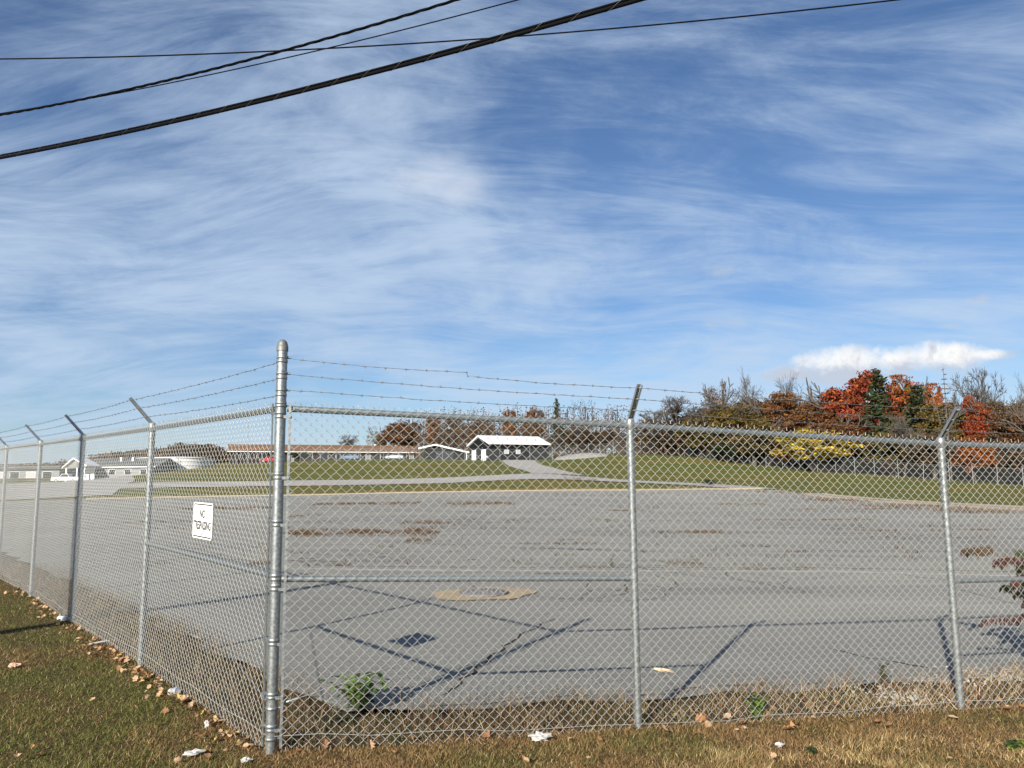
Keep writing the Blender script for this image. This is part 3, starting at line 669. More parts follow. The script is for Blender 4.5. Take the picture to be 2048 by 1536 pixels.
# long brown-roofed building
pl_, pr_ = P(462, 925, 196), P(842, 919.5, 214); dv = pr_ - pl_; L_ = float(np.linalg.norm(dv[:2]))
b2 = gable_house('long_building', (pl_[0], pl_[1], (pl_[2] + pr_[2]) / 2 - .2), math.atan2(dv[1], dv[0]), L_, 12.5, 2.75, 4.6, .9, M['brick_d'], M['brown_roof'], 'long low dark-brick building with brown shingled roof and white eaves')
for k in range(13):
    x0 = 2.2 + k * 4.0
    if k in (3, 8, 11): opening(b2, 'door', M['wall_g'], 'x', x0, x0 + 1.1, 0, 2.1, 0)
    else: opening(b2, 'window', M['glass'], 'x', x0, x0 + 1.9, .9, 2.1, 0)
for k in range(9): part('porch_post', M['farpost'], b2, ((1 + k * 6.3, -.85, -.6), (1.12 + k * 6.3, -.73, 2.45)))
for x0 in (38, 44): MB().lathe((x0, 7, 4.3), [(.3, 0), (.3, .5), (.45, .55), (.2, .75), (.01, .78)], 10).build('roof_vent', M['white'], b2)

# grey building on the left with white gable porch
c3 = P(166, 957, 181)
b3 = gable_house('grey_building', c3, math.radians(-7), 17.5, 11, 2.7, 4.6, .6, M['wall_g'], M['roof_g'], 'pale grey building with dark grey roof standing behind the white pickup')
for k in range(4): opening(b3, 'window', M['glass'], 'x', 2.6 + k * 3.9, 4.1 + k * 3.9, .9, 2.0, 0)
for k in range(2): part('roof_vent', M['white'], b3, ((7 + k * 3, 3, 4.0), (7.5 + k * 3, 3.5, 4.9)))
c4 = P(128, 960, 176); rp = empty('gable_porch', c4, math.radians(-7)); tag(rp, 'white gabled porch in front of the pale grey building', 'porch')
for sg in (0, 1):
    pA, pB = ((-.5, 2.55), (2.2, 4.75)) if sg == 0 else ((2.2, 4.75), (5.6, 3.0))
    MB().prism([pA, pB, (pB[0], pB[1] + .3), (pA[0], pA[1] + .3)], -.4, 4.4, lambda a, b, d: (a, d, b)).build('roof', M['roof_w'], rp)
MB().prism([(.1, 2.6), (5.1, 2.9), (2.2, 4.6)], 0.2, .45, lambda a, b, d: (a, d, b)).build('gable_panel', M['wall_g'], rp)
for x0 in (.2, 2.9, 4.7): part('column', M['white'], rp, ((x0, 0, -.3), (x0 + .3, .3, 2.75)))
part('rear_wall', M['white'], rp, ((2.2, 3.0, -.3), (5.2, 3.3, 2.9)))

# round white storage tank beyond the slope
c5 = P(352, 943, 196); rw = empty('storage_tank', (c5[0], c5[1], c5[2] - .6), 0); tag(rw, 'wide round white storage tank above the grassy slope', 'tank')
TRD = 9.2; th5 = P(352, 917, 196)[2] - c5[2] + .6
MB().lathe((0, 0, 0), [(TRD, -1.5), (TRD, th5)], 48).build('shell', M['white'], rw); MB().lathe((0, 0, th5), [(TRD + .02, -.12), (TRD + .14, -.12), (TRD + .14, .04), (TRD, .05), (TRD * .5, .32), (.01, .5)], 48).build('roof', M['roof_w'], rw)
for k in range(1, 4): MB().lathe((0, 0, th5 * k / 4), [(TRD + .002, -.03), (TRD + .05, -.03), (TRD + .05, .03), (TRD + .002, .03)], 48).build('hoop', M['wall_g'], rw)
part('sign_board', M['yellow'], rw, ((-.9, -TRD - .12, .5), (.7, -TRD + .1, 1.5)))
for e in (-.22, .22): part('ladder_rail', M['wall_g'], rw, ((4.0 + e, -TRD * .91 - .25, -.3), (4.06 + e, -TRD * .91 - .19, th5 + .6)))
for k in range(9): part('rung', M['wall_g'], rw, ((3.84, -TRD * .91 - .24, .1 + k * .4), (4.22, -TRD * .91 - .20, .14 + k * .4)))
sh_ = P(300, 951, 186); sd = gable_house('dark_shed', sh_, math.radians(-5), 5.2, 4, 1.5, 2.2, .3, M['wall_d'], M['roof_g'], 'small dark shed at the foot of the round white tank', False); opening(sd, 'door', M['wall_g'], 'x', 2, 3, 0, 1.4, 0, False)
# low flat building at the far left
c6 = P(-60, 962, 200); rf = empty('flat_building', c6, math.radians(-4)); tag(rf, 'low flat-roofed building with dark eaves left of the white gabled porch', 'building')
part('wall', M['wall_g'], rf, ((0, 0, -1), (24, 10, 3.0))); part('roof', M['roof_g'], rf, ((-.8, -1, 3.004), (24.8, 10.8, 3.7)))
for k in range(5): opening(rf, 'window', M['lightglass'] if k % 2 else M['glass'], 'x', 2 + k * 4.4, 4.4 + k * 4.4, .6, 2.2, 0)

# ------------------------------------------------------------------ vehicles
M['tyre'] = mat('tyre_rubber', (.02, .02, .02), .9); M['rim'] = mat('wheel_rim', (.45, .45, .46), .35, .8)
M['headlight'] = mat('lamp_lens', (.7, .7, .68), .2); M['tail'] = mat('tail_lens', (.35, .02, .02), .3)
def vehicle(name, loc, rz, L, Wd, prof, cab, paint, label, bed=None):
    root = empty(name, loc, rz); tag(root, label, 'pickup truck' if bed else 'car')
    body = MB().prism(prof, -Wd / 2, Wd / 2, lambda a, b, d: (a, d, b)).build('body', paint, root)
    MB().prism(cab, -Wd / 2 + .09, Wd / 2 - .09, lambda a, b, d: (a, d, b)).build('cab', paint, root)
    mx, mz = sum(p[0] for p in cab) / len(cab), sum(p[1] for p in cab) / len(cab)
    win = [(mx + (a - mx) * .84, mz + (b - mz) * .74 + .02) for a, b in cab]
    for sg in (-1, 1): MB().prism(win, sg * (Wd / 2 - .09) + (.001 if sg > 0 else -.006), sg * (Wd / 2 - .09) + (.006 if sg > 0 else -.001), lambda a, b, d: (a, d, b)).build('side_window', M['glass'], root)
    (a0, b0), (a1, b1_) = cab[0], cab[1]; MB().add([(a0 - .012, -Wd / 2 + .2, b0 + .05), (a0 - .012, Wd / 2 - .2, b0 + .05), (a1 - .012, Wd / 2 - .22, b1_ - .05), (a1 - .012, -Wd / 2 + .22, b1_ - .05)], [(0, 1, 2, 3)]).build('windscreen', M['glass'], root)
    if bed: part('bed_liner', M['tyre'], root, ((bed[0], -Wd / 2 + .12, bed[2]), (bed[1], Wd / 2 - .12, bed[2] + .012)))
    for xx in (L * .19, L * .79):
        for sg in (-1, 1):
            mb = MB(); y0 = sg * (Wd / 2 - .1); c = [(xx, y0 - .11, .34), (xx, y0 + .11, .34)]; w = mb.tube(c, .34, 18).build('wheel', M['tyre'], root)
            MB().tube([(xx, y0 + sg * .1, .34), (xx, y0 + sg * .118, .34)], .2, 14).build('rim', M['rim'], w)
    for sg in (-1, 1):
        part('headlight', M['headlight'], root, ((-.012, sg * (Wd / 2 - .26) - .15, .66), (.02, sg * (Wd / 2 - .26) + .15, .84)))
        part('tail_light', M['tail'], root, ((L - .02, sg * (Wd / 2 - .16) - .09, .7), (L + .012, sg * (Wd / 2 - .16) + .09, .95)))
    part('bumper', M['rim'], root, ((-.10, -Wd / 2 + .05, .38), (-.004, Wd / 2 - .05, .55)))
    return root
pw = mat('white_car_paint', (.82, .82, .82), .3, 0, 0, 1, .5); pb = mat('blue_grey_car_paint', (.16, .24, .36), .3, .3, 0, 1, .5); prd = mat('red_car_paint', (.38, .03, .03), .3, 0, 0, 1, .5); psv = mat('silver_car_paint', (.5, .53, .56), .3, .4, 0, 1, .5)
pick = [(0, .38), (5.7, .38), (5.7, 1.12), (3.75, 1.12), (3.75, .98), (1.6, 1.06), (.15, 1.0), (0, .85)]
g = P(106, 965, 168); vehicle('pickup_truck', (g[0], g[1], h1(g[0], g[1]) + .07), math.radians(4), 5.7, 1.95, pick, [(1.5, 1.04), (2.2, 1.78), (3.45, 1.8), (3.72, 1.0)], pw, 'white pickup truck parked before the white gabled porch', (3.8, 5.6, 1.13))
car_p = [(0, .3), (4.5, .3), (4.55, .8), (4.3, .95), (1.2, .95), (.1, .75)]; car_c = [(1.15, .93), (1.95, 1.42), (3.3, 1.44), (4.1, .95)]
def carat(px, py, y, rz, paint, label):
    g = P(px, py, y); vehicle('parked_car', (g[0], g[1], g[2]), rz, 4.55, 1.75, car_p, car_c, paint, label)
carat(682, 919.5, 196, .05, pb, 'blue-grey car parked before the long brown-roofed building'); carat(772, 919, 198, -.04, psv, 'silver car parked near the canopy hall end of the long building'); carat(520, 925, 188, .1, prd, 'red car parked at the porch end of the long building')

# ------------------------------------------------------------------ far perimeter fence
mv = bpy.data.materials.new('far_chain_link'); mv.use_nodes = True; t = NT(mv.node_tree); pbn = t.n['Principled BSDF']; pbn.inputs['Base Color'].default_value = (.30, .31, .31, 1); pbn.inputs['Metallic'].default_value = .4
tr = t.new('ShaderNodeBsdfTransparent'); mx = t.new('ShaderNodeMixShader'); mx.inputs[0].default_value = .06; t.l.new(tr.outputs[0], mx.inputs[1]); t.l.new(pbn.outputs[0], mx.inputs[2]); t.l.new(mx.outputs[0], t.n['Material Output'].inputs[0])
def far_fence(path, label, hgt=2.7, sp=3.0):
    pts = [np.array(p[:2]) for p in path]; dense = []
    for a, b in zip(pts[:-1], pts[1:]):
        n = max(1, round(np.linalg.norm(b - a) / sp)); dense += [a + (b - a) * k / n for k in range(n)]
    dense.append(pts[-1]); zz = [h1(*p) for p in dense]
    root = empty('perimeter_fence', (dense[0][0], dense[0][1], zz[0])); tag(root, label, 'fence'); o0 = np.array([dense[0][0], dense[0][1], zz[0]])
    pm = None
    for p, z in zip(dense, zz):
        if pm is None: po = MB().tube([(0, 0, -.2), (0, 0, hgt)], .045, 6).build('post', M['farpost'], root); pm = po.data
        else: po = bpy.data.objects.new('post', pm); COL.objects.link(po); po.parent = root
        po.location = tuple(np.array([p[0], p[1], z]) - o0); po.rotation_euler = (random.gauss(0, .012), random.gauss(0, .012), 0)
    for f_ in (.86,): MB().tube([np.array([p[0], p[1], z + hgt * f_]) - o0 for p, z in zip(dense, zz)], .013, 4).build('rail', M['farpost'], root)
    n = len(dense); V = [np.array([p[0], p[1] + .05, z + .05]) - o0 for p, z in zip(dense, zz)] + [np.array([p[0], p[1] + .05, z + hgt * .86]) - o0 for p, z in zip(dense, zz)]
    MB().add(V, [(k, k + 1, n + k + 1, n + k) for k in range(n - 1)]).build('chain_link_panel', mv, root)
far_fence([P(2400, 985, 90), P(2048, 975, 99), P(1900, 966, 106), P(1750, 955, 114), P(1600, 942, 122), P(1500, 931, 128), P(1400, 917, 134), P(1310, 909, 141), P(1200, 905, 146), P(1110, 905, 154)], 'far grey chain-link perimeter fence running along the wood edge')
far_fence([P(1105, 921, 137), P(1060, 921, 137.5), P(1000, 922, 137), P(930, 922, 139), P(840, 920, 141), P(720, 923, 141), P(600, 927, 141)], 'far chain-link fence along the crest before the charcoal building', 2.6, 4.2)
lp_ = empty('light_pole', P(494, 926, 150)); tag(lp_, 'tall thin pole standing by the end of the brown-roofed building', 'pole')
MB().tube([(0, 0, -.3), (0, 0, 10.0)], [.06, .04], 8).build('shaft', M['farpost'], lp_); MB().lathe((0, 0, 10.0), [(.05, 0), (.09, .06), (.05, .14), (.01, .15)], 8).build('finial', M['farpost'], lp_)
# gravel bank beside the charcoal building
q = [P(1108, 922, 143), P(1140, 919, 143), P(1180, 918.5, 143), P(1212, 919, 143)]; mb = MB(); vs = []; n = 22
for i in range(n):
    for j in range(9):
        a = i / (n - 1); b = j / 8; base = q[0] + (q[3] - q[0]) * a; hh = .85 * math.sin(math.pi * min(1, a * .78 + .12)) ** .8 * math.sin(math.pi * b) ** .7
        x_, y_ = base[0] + b * 1.4, base[1] + b * 7 - 1; vs.append((x_, y_, h1(x_, y_) + hh - .08 + random.uniform(0, .09)))
mb.add(vs, [(i * 9 + j, (i + 1) * 9 + j, (i + 1) * 9 + j + 1, i * 9 + j + 1) for i in range(n - 1) for j in range(8)], False)
tag(mb.build('gravel_bank', M['gravel']), kind='structure')

# ------------------------------------------------------------------ trees
def tubes_np(segs, sides=3):
    """segs: (p0,p1,r0,r1) arrays -> verts, quads"""
    A = np.array([s_[0] for s_ in segs]); B = np.array([s_[1] for s_ in segs]); r0 = np.array([s_[2] for s_ in segs]); r1 = np.array([s_[3] for s_ in segs])
    T = B - A; T /= np.linalg.norm(T, axis=1)[:, None] + 1e-9; ref = np.where(np.abs(T[:, 2:3]) < .9, [[0, 0, 1.0]], [[1.0, 0, 0]])
    U = np.cross(T, ref); U /= np.linalg.norm(U, axis=1)[:, None]; Wv = np.cross(T, U); n = len(A); vs = []
    for P_, r in ((A, r0), (B, r1)):
        for k in range(sides): an = 2 * math.pi * k / sides; vs.append(P_ + r[:, None] * (math.cos(an) * U + math.sin(an) * Wv))
    V = np.stack(vs, 1).reshape(-1, 3); i = np.arange(n)[:, None] * 2 * sides
    Fc = np.concatenate([np.stack([i[:, 0] + k, i[:, 0] + (k + 1) % sides, i[:, 0] + sides + (k + 1) % sides, i[:, 0] + sides + k], -1) for k in range(sides)])
    return V, Fc
def grow(seed, levels=6, trunk=.34, spread=.55, lean=.03, r0=.013, rmin=.0016, kids=(3, 4), ratio=.70, upward=.25, first=None):
    rd = random.Random(seed); segs = []; tips = []
    def go(p, d, L, r, lv):
        n = 3 if lv > 0 else 4; q = p
        for k in range(n):
            d = d + np.array([rd.gauss(0, .09), rd.gauss(0, .09), rd.gauss(0, .05) + (.05 * upward if lv else 0)]); d /= np.linalg.norm(d)
            e = q + d * L / n; rr = r * (1 - .30 * (k + 1) / n); segs.append((q, e, r * (1 - .30 * k / n), rr)); q = e
            if lv >= 1 and lv < levels and k < n - 1 and rd.random() < .75: side_branch(q, d, L * ratio * rd.uniform(.5, .85), max(rr * .5, rmin), lv + 1)
        if lv >= levels: tips.append(q); return
        for k in range(rd.randint(*kids) if lv or first is None else first): side_branch(q, d, L * ratio * rd.uniform(.75, 1.15), max(r * .62, rmin), lv + 1)
    def side_branch(p, d, L, r, lv):
        a = rd.uniform(0, 6.283); ax = np.cross(d, (math.cos(a), math.sin(a), .3)); ax /= np.linalg.norm(ax) + 1e-9; s_ = spread * rd.uniform(.5, 1.25)
        nd = d * math.cos(s_) + ax * math.sin(s_); nd[2] += upward * .35; nd /= np.linalg.norm(nd); go(p, nd, L, r, lv)
    go(np.zeros(3), np.array([rd.gauss(0, lean), rd.gauss(0, lean), 1.0]), trunk, r0, 0)
    top = max(s_[1][2] for s_ in segs)
    segs = [(a / top, b / top, ra / top, rb / top) for a, b, ra, rb in segs]; return segs, np.array(tips) / top
def bare_mesh(name, **k): segs, tips = grow(**k); V, Fc = tubes_np(segs, 3); return mesh_np(name, V, Fc, True)
BARE = [bare_mesh('bare_branches', seed=11, levels=6, trunk=.42, spread=.48, kids=(2, 3), rmin=.0013), bare_mesh('bare_branches', seed=23, levels=6, trunk=.30, spread=.56, kids=(2, 3), rmin=.0013), bare_mesh('bare_branches', seed=37, levels=5, trunk=.55, spread=.42, kids=(2, 4)),
        bare_mesh('bare_branches', seed=51, levels=5, trunk=.20, spread=.70, kids=(3, 4), first=6), bare_mesh('bare_branches', seed=64, levels=4, trunk=.95, spread=.45, kids=(2, 3), ratio=.5, r0=.014, rmin=.0032)]
SKEL = [bare_mesh('trunk_and_limbs', seed=5, levels=3, trunk=.34, spread=.6, r0=.022), bare_mesh('trunk_and_limbs', seed=6, levels=3, trunk=.28, spread=.65, r0=.022)]
def leaf_quads(C, size, cols, flat=.0):
    n = len(C); a = rng.normal(size=(n, 3)); a /= np.linalg.norm(a, axis=1)[:, None]; b = rng.normal(size=(n, 3)); b = np.cross(a, b); b /= np.linalg.norm(b, axis=1)[:, None]
    s_ = (size * rng.uniform(.55, 1.25, n))[:, None]; V = np.stack([C - a * s_, C + b * s_ * .6, C + a * s_, C - b * s_ * .6], 1).reshape(-1, 3)
    return V, np.arange(n * 4).reshape(n, 4), np.repeat(cols, 4, 0)
def palette(cols, n, jit=.25):
    c = np.array(cols)[rng.integers(0, len(cols), n)]; return np.clip(c * (1 + rng.normal(0, jit, (n, 1))) * (1 + rng.normal(0, .08, (n, 3))), .003, 1)
def crown_mesh(name, cols, n=3600, clumps=70, size=.022, shape=(.36, .36, .42), zc=.58, thin=.10):
    """crown of a tree of height 1"""
    d = rng.normal(size=(clumps, 3)); d /= np.linalg.norm(d, axis=1)[:, None]; rr = rng.uniform(.25, 1, clumps) ** .45
    cc = d * rr[:, None]; cc[:, 2] = np.where(cc[:, 2] < 0, cc[:, 2] * .85, cc[:, 2]); cc *= np.array(shape) * rng.uniform(.82, 1.06, (clumps, 1)); cc[:, 2] += zc
    cr = rng.uniform(.035, .10, clumps); k = rng.integers(0, clumps, n); e = rng.normal(size=(n, 3)); e /= np.linalg.norm(e, axis=1)[:, None]
    C = cc[k] + e * (cr[k] * rng.uniform(.4, 1.1, n))[:, None] * np.array([1.15, 1.15, .75]); C[:, 2] = np.clip(C[:, 2], .06, 1.0)
    tint = rng.uniform(.7, 1.25, (clumps, 1)); V, Fc, Cc = leaf_quads(C, size, np.clip(palette(cols, n) * tint[k], .003, 1)); return mesh_np(name, V, Fc, False, Cc)
RED = [(.22, .040, .018), (.27, .062, .020), (.15, .026, .018), (.26, .085, .025)]; ORG = [(.30, .095, .022), (.25, .066, .020), (.32, .13, .03)]; RUS = [(.17, .075, .028), (.14, .06, .028), (.21, .10, .032), (.10, .06, .03)]
YEL = [(.48, .34, .03), (.40, .29, .03), (.28, .24, .03), (.5, .38, .06)]; OLI = [(.11, .095, .025), (.15, .105, .028), (.09, .08, .022), (.18, .10, .028)]; BRN = [(.10, .065, .035), (.13, .075, .035), (.075, .055, .032)]; GRN = [(.035, .055, .018), (.05, .07, .022), (.028, .042, .016)]
CROWN = {'red': [crown_mesh('crown', RED, 15000, 150, .018) for _ in range(2)], 'orange': [crown_mesh('crown', ORG, 12000, 130, .018) for _ in range(2)], 'russet': [crown_mesh('crown', RUS, 13000, 150, .017) for _ in range(3)], 'yellow': [crown_mesh('crown', YEL, 8000, 110, .021, (.46, .40, .38), .56)],
         'olive': [crown_mesh('crown', OLI, 12000, 150, .016) for _ in range(3)], 'brown': [crown_mesh('crown', BRN, 10000, 150, .015) for _ in range(2)], 'sparse': [crown_mesh('crown', OLI + RUS, 2000, 80, .013) for _ in range(2)], 'green': [crown_mesh('crown', GRN, 6500, 100, .02)]}
def conifer_mesh(seed, dead=False):
    rd = random.Random(seed); segs = [(np.array([0, 0, 0.]), np.array([0, 0, .5]), .015, .010), (np.array([0, 0, .5]), np.array([0, 0, 1.0]), .010, .004)]; C = []
    z = .14
    while z < .985:
        L = .235 * (1 - z) ** .8 * rd.uniform(.75, 1.1) + .012
        for k in range(5 if not dead else 4):
            if dead and rd.random() < .25: continue
            a = rd.uniform(0, 6.283); e = np.array([math.cos(a) * L, math.sin(a) * L, z - L * (.25 if not dead else .12) + L * .1]); segs.append((np.array([0, 0, z]), e, 0.0055 if dead else .003, .0015))
            if not dead:
                for q in range(max(5, int(L * 120))): f_ = rd.uniform(.15, 1.05) ** .7; C.append(np.array([0, 0, z]) * (1 - f_) + e * f_ + np.array([rd.gauss(0, .012 + .02 * f_ * L), rd.gauss(0, .012 + .02 * f_ * L), rd.gauss(-.006, .010)]))
            else:
                for q in range(2): f_ = rd.uniform(.4, .9); m_ = np.array([0, 0, z]) * (1 - f_) + e * f_; segs.append((m_, m_ + np.array([rd.gauss(0, .02), rd.gauss(0, .02), rd.gauss(.0, .012)]), .0012, .0006))
        z += .020 if not dead else .042
    V, Fc = tubes_np(segs, 4); tm = mesh_np('trunk_and_limbs', V, Fc, True)
    if dead: return tm, None
    C = np.array(C); V, Fc, Cc = leaf_quads(C, .016, palette(GRN, len(C))); return tm, mesh_np('needles', V, Fc, False, Cc)
CON = [conifer_mesh(3), conifer_mesh(8)]; DEAD = conifer_mesh(14, True)
for m_ in BARE + SKEL + [CON[0][0], CON[1][0], DEAD[0]]: m_.materials.append(M['bark'])
for L_ in CROWN.values():
    for m_ in L_: m_.materials.append(M['leafatt'])
for c_ in CON: c_[1].materials.append(M['leafatt'])
def tree(kind, px, py_top, y, wpx, label, name=None, group=None, variant=None, zbase=None, bark=None):
    top = P(px, py_top, y); x_, y_ = top[0], top[1]; zb = h1(x_, y_) if zbase is None else zbase; H_ = top[2] - zb; wd = wpx / F_PX * y
    root = empty(name or {'bare': 'bare_tree', 'conifer': 'spruce_tree', 'dead': 'dead_spruce'}.get(kind, 'autumn_tree'), (x_, y_, zb), random.uniform(0, 6.28)); tag(root, label, 'tree', group)
    def ch(nm, me, sx): o = bpy.data.objects.new(nm, me); COL.objects.link(o); o.parent = root; o.scale = (sx, sx, H_); return o
    if kind == 'bare':
        me = BARE[variant if variant is not None else random.randrange(4)]; sx = wd / .80 if variant != 4 else wd / .45; ch('branches', me, sx)
    elif kind in ('conifer', 'dead'):
        tm, nd = random.choice(CON) if kind == 'conifer' else DEAD; sx = wd / .44; ch('trunk', tm, sx)
        if nd: ch('crown', nd, sx)
    else:
        sx = wd / .80; ch('trunk', random.choice(SKEL), sx); ch('crown', random.choice(CROWN[kind]), sx)
    return root
TR = [  # kind, px, top, distance, width, label
 ('bare', 1345, 792, 140, 150, 'low spreading bare tree at the open end of the wood', 3), ('bare', 1405, 790, 146, 110, 'bare tree beside the low spreading one at the wood end', 1),
 ('bare', 1448, 762, 138, 130, 'leaning bare tree with a few yellow leaves left near its top', 1), ('sparse', 1436, 755, 139, 60, 'thin tree keeping a yellow tuft among bare crowns'),
 ('bare', 1497, 730, 136, 105, 'tallest bare grey tree over the wood, fan-shaped crown', 0), ('bare', 1545, 742, 140, 80, 'slim bare tree next to the tallest bare one', 2), ('bare', 1583, 743, 142, 115, 'broad bare tree with dense fine twigs below the white cloud', 0), ('bare', 1638, 762, 146, 110, 'bare tree close beside the big red maple', 1),
 ('olive', 1400, 835, 134, 110, 'olive-brown tree at the wood end below bare crowns'), ('olive', 1468, 808, 130, 130, 'olive-brown tree under the leaning bare tree'), ('russet', 1555, 785, 130, 125, 'russet tree under the slim bare trees'), ('russet', 1625, 800, 128, 130, 'dull russet tree between the bare trees and the red maple'), ('olive', 1505, 830, 126, 110, 'rounded olive-brown tree under the tallest bare tree'),
 ('red', 1712, 746, 126, 165, 'big rounded red maple, tallest red crown of the wood'), ('conifer', 1752, 736, 120, 125, 'tall dark spruce in front of the big red maple'), ('orange', 1795, 752, 126, 95, 'bright orange maple between two spruces'), ('red', 1826, 764, 130, 80, 'small scarlet-topped maple behind the spruces'), ('conifer', 1832, 768, 118, 140, 'second dark spruce, shorter and wider'), ('orange', 1864, 768, 126, 70, 'narrow orange maple before the dead spruce'), ('olive', 1872, 800, 116, 115, 'dark olive tree below the dead spruce'),
 ('dead', 1886, 735, 108, 62, 'dead spruce with a bare spire and stub branches'), ('bare', 1952, 734, 120, 100, 'wide bare tree with fanned twigs right of the dead spruce', 3), ('red', 1950, 792, 114, 85, 'small dark red maple under the wide bare tree'), ('bare', 2012, 748, 118, 95, 'bare tree beside the wide fanned one', 2), ('brown', 2005, 790, 112, 120, 'brown bushy tree with dry leaves right of the dark red maple'), ('bare', 2048, 740, 118, 110, 'tall bare tree at the far right end of the wood', 0), ('russet', 2065, 810, 108, 120, 'russet tree at the far right end of the wood'),
 ('yellow', 1622, 852, 121, 165, 'bright yellow maple at the wood edge behind the far fence'), ('orange', 1572, 880, 124, 55, 'small orange-red sapling left of the yellow maple'), ('orange', 1945, 872, 108, 90, 'low orange maple behind the far fence, below the dark red one'), ('russet', 1680, 830, 122, 120, 'russet-red tree between the yellow and the big red maple'), ('green', 1452, 885, 129, 75, 'small green tree behind the far fence'), ('olive', 1780, 850, 118, 130, 'olive undergrowth tree below the orange maple'), ('brown', 1862, 858, 112, 110, 'brown undergrowth tree left of the low orange maple'), ('brown', 1535, 860, 127, 110, 'brown undergrowth tree near the orange-red sapling'), ('bare', 1800, 828, 114, 90, 'short bare twiggy tree before the spruces', 3), ('orange', 1420, 878, 134, 40, 'little red-orange sapling at the wood end'), ('brown', 1345, 862, 138, 90, 'brown bushy undergrowth at the open end of the wood'), ('brown', 2050, 880, 103, 110, 'brown bush at the far right of the far fence'),
 # behind the buildings
 ('sparse', 748, 852, 232, 40, 'thin tree with few olive leaves behind the long roof'), ('olive', 762, 868, 225, 34, 'small olive tree behind the long roof'), ('russet', 806, 838, 222, 95, 'rounded russet-orange tree behind the long roof'), ('orange', 868, 832, 215, 40, 'narrow golden-orange tree behind the canopy hall'), ('brown', 905, 836, 210, 66, 'brown tree behind the canopy hall'), ('russet', 960, 838, 200, 66, 'russet-brown tree behind the white roof'), ('orange', 1018, 815, 205, 34, 'orange-topped tree above the white roof'), ('russet', 1068, 812, 198, 52, 'russet tree at the ridge end of the white roof'), ('conifer', 1113, 796, 190, 46, 'dark evergreen standing above the bare row'), ('bare', 700, 868, 240, 55, 'small bare tree above the long brown roof', 3)]
for T in TR: tree(*T[:6], variant=T[6] if len(T) > 6 else None)
for k, (px, pt) in enumerate(((1330, 838), (1375, 822), (1418, 812), (1452, 800), (1490, 796), (1528, 792), (1572, 798), (1604, 800), (1646, 800), (1668, 795), (1768, 800), (1806, 812), (1850, 812), (1905, 810), (1930, 815), (1985, 800), (2030, 800), (2075, 790))):
    kd = ('olive', 'russet', 'brown')[k % 3]; tree(kd, px, pt + random.uniform(-4, 6), np.interp(px, [1330, 1600, 2075], [146, 136, 118]), random.uniform(85, 120), {'olive': 'olive-brown', 'russet': 'russet', 'brown': 'dull brown'}[kd] + ' tree deep in the autumn wood', group='trees deep in the autumn wood')
tall = 'tall slender bare tree in the row behind the charcoal building'
for px, py in ((880, 824), (902, 818), (925, 816), (940, 812), (962, 822), (985, 826), (1005, 822), (1040, 826), (1062, 830), (1085, 822), (1098, 812), (1122, 806), (1140, 800), (1158, 798), (1172, 802), (1188, 800), (1206, 808), (1222, 816), (1238, 826), (1256, 838)):
    tree('bare', px, py, 168 + random.uniform(-10, 14), random.uniform(24, 40), tall, group='bare row behind the charcoal building', variant=4)
und = 'grey-brown twiggy bush behind the far fence'
for k in range(34):
    px = 1120 + k * 29 + random.uniform(-8, 8); yb = np.interp(px, [1110, 1310, 1500, 1750, 2048], [158, 146, 133, 118, 104]) + random.uniform(1, 6); pb_ = np.interp(px, [1110, 1310, 1500, 1750, 2100], [862, 868, 888, 900, 910])
    tree('brown' if k % 4 else 'bare', px, pb_ + random.uniform(-12, 10), yb, random.uniform(50, 80), ('leafy ' if k % 4 else '') + und + (' near the gravel bank' if px < 1260 else ' on the grassy hilltop' if px < 1420 else ' left of the yellow maple' if px < 1580 else ' below the yellow maple' if px < 1700 else ' below the spruces' if px < 1880 else ' by the low orange maple'), 'undergrowth_bush', 'undergrowth along the wood edge', 3 if k % 4 == 0 else None)
# the wood behind reads as one mass
def wood():
    segs = []; C = []; n = 620
    for _ in range(n):
        px = rng.uniform(840, 2500); y = (rng.uniform(138, 175) - (px - 1250) / 1250 * 30) if px > 1270 else rng.uniform(172, 225); b = P(px, 930, y); zb = h1(b[0], b[1]); hh = rng.uniform(6.5, 12.0) * (1 if px > 1420 or px < 1250 else .55)
        segs.append((np.array([b[0], b[1], zb]), np.array([b[0] + rng.normal(0, .5), b[1], zb + hh]), .14, .05))
        m_ = 150; C.append(np.stack([b[0] + rng.normal(0, 1.3, m_), b[1] + rng.normal(0, 1.3, m_), zb + hh * rng.uniform(.0, 1.05, m_) ** 1.2], 1))
    C = np.concatenate(C); V, Fc, Cc = leaf_quads(C, .24, palette(BRN + RUS + [(.05, .045, .03), (.04, .04, .03)], len(C))); V2, F2 = tubes_np(segs, 4)
    me = mesh_np('wood', np.concatenate([V, V2]), np.concatenate([Fc, F2 + len(V)]), False, np.concatenate([Cc, np.tile([[.10, .085, .07]], (len(V2), 1))]))
    tag(link('distant_wood', me, M['leafatt']), 'brown autumn wood massed behind the far fence', 'wood', kind='stuff')
    C = []; segs = []
    for _ in range(420):
        px = rng.uniform(-500, 480); y = rng.uniform(300, 380); b = P(px, 930, y); zb = h1(b[0], b[1]); top = P(px, np.interp(px, [-500, 100, 220, 300, 360, 420, 455, 480], [935, 928, 906, 898, 890, 889, 903, 905]) + rng.uniform(-1, 6), y)[2]
        hh = max(2, top - zb); m_ = 70; C.append(np.stack([b[0] + rng.normal(0, 2.2, m_), b[1] + rng.normal(0, 2, m_), zb + hh * rng.uniform(.1, 1.0, m_) ** .8], 1))
    C = np.concatenate(C); V, Fc, Cc = leaf_quads(C, .75, palette(BRN + RUS[:2] + [(.06, .045, .03)], len(C))); tag(link('distant_hill_wood', mesh_np('hill_wood', V, Fc, False, Cc), M['leafatt']), 'dark wooded rise far behind the white building', 'wood', kind='stuff')
wood()
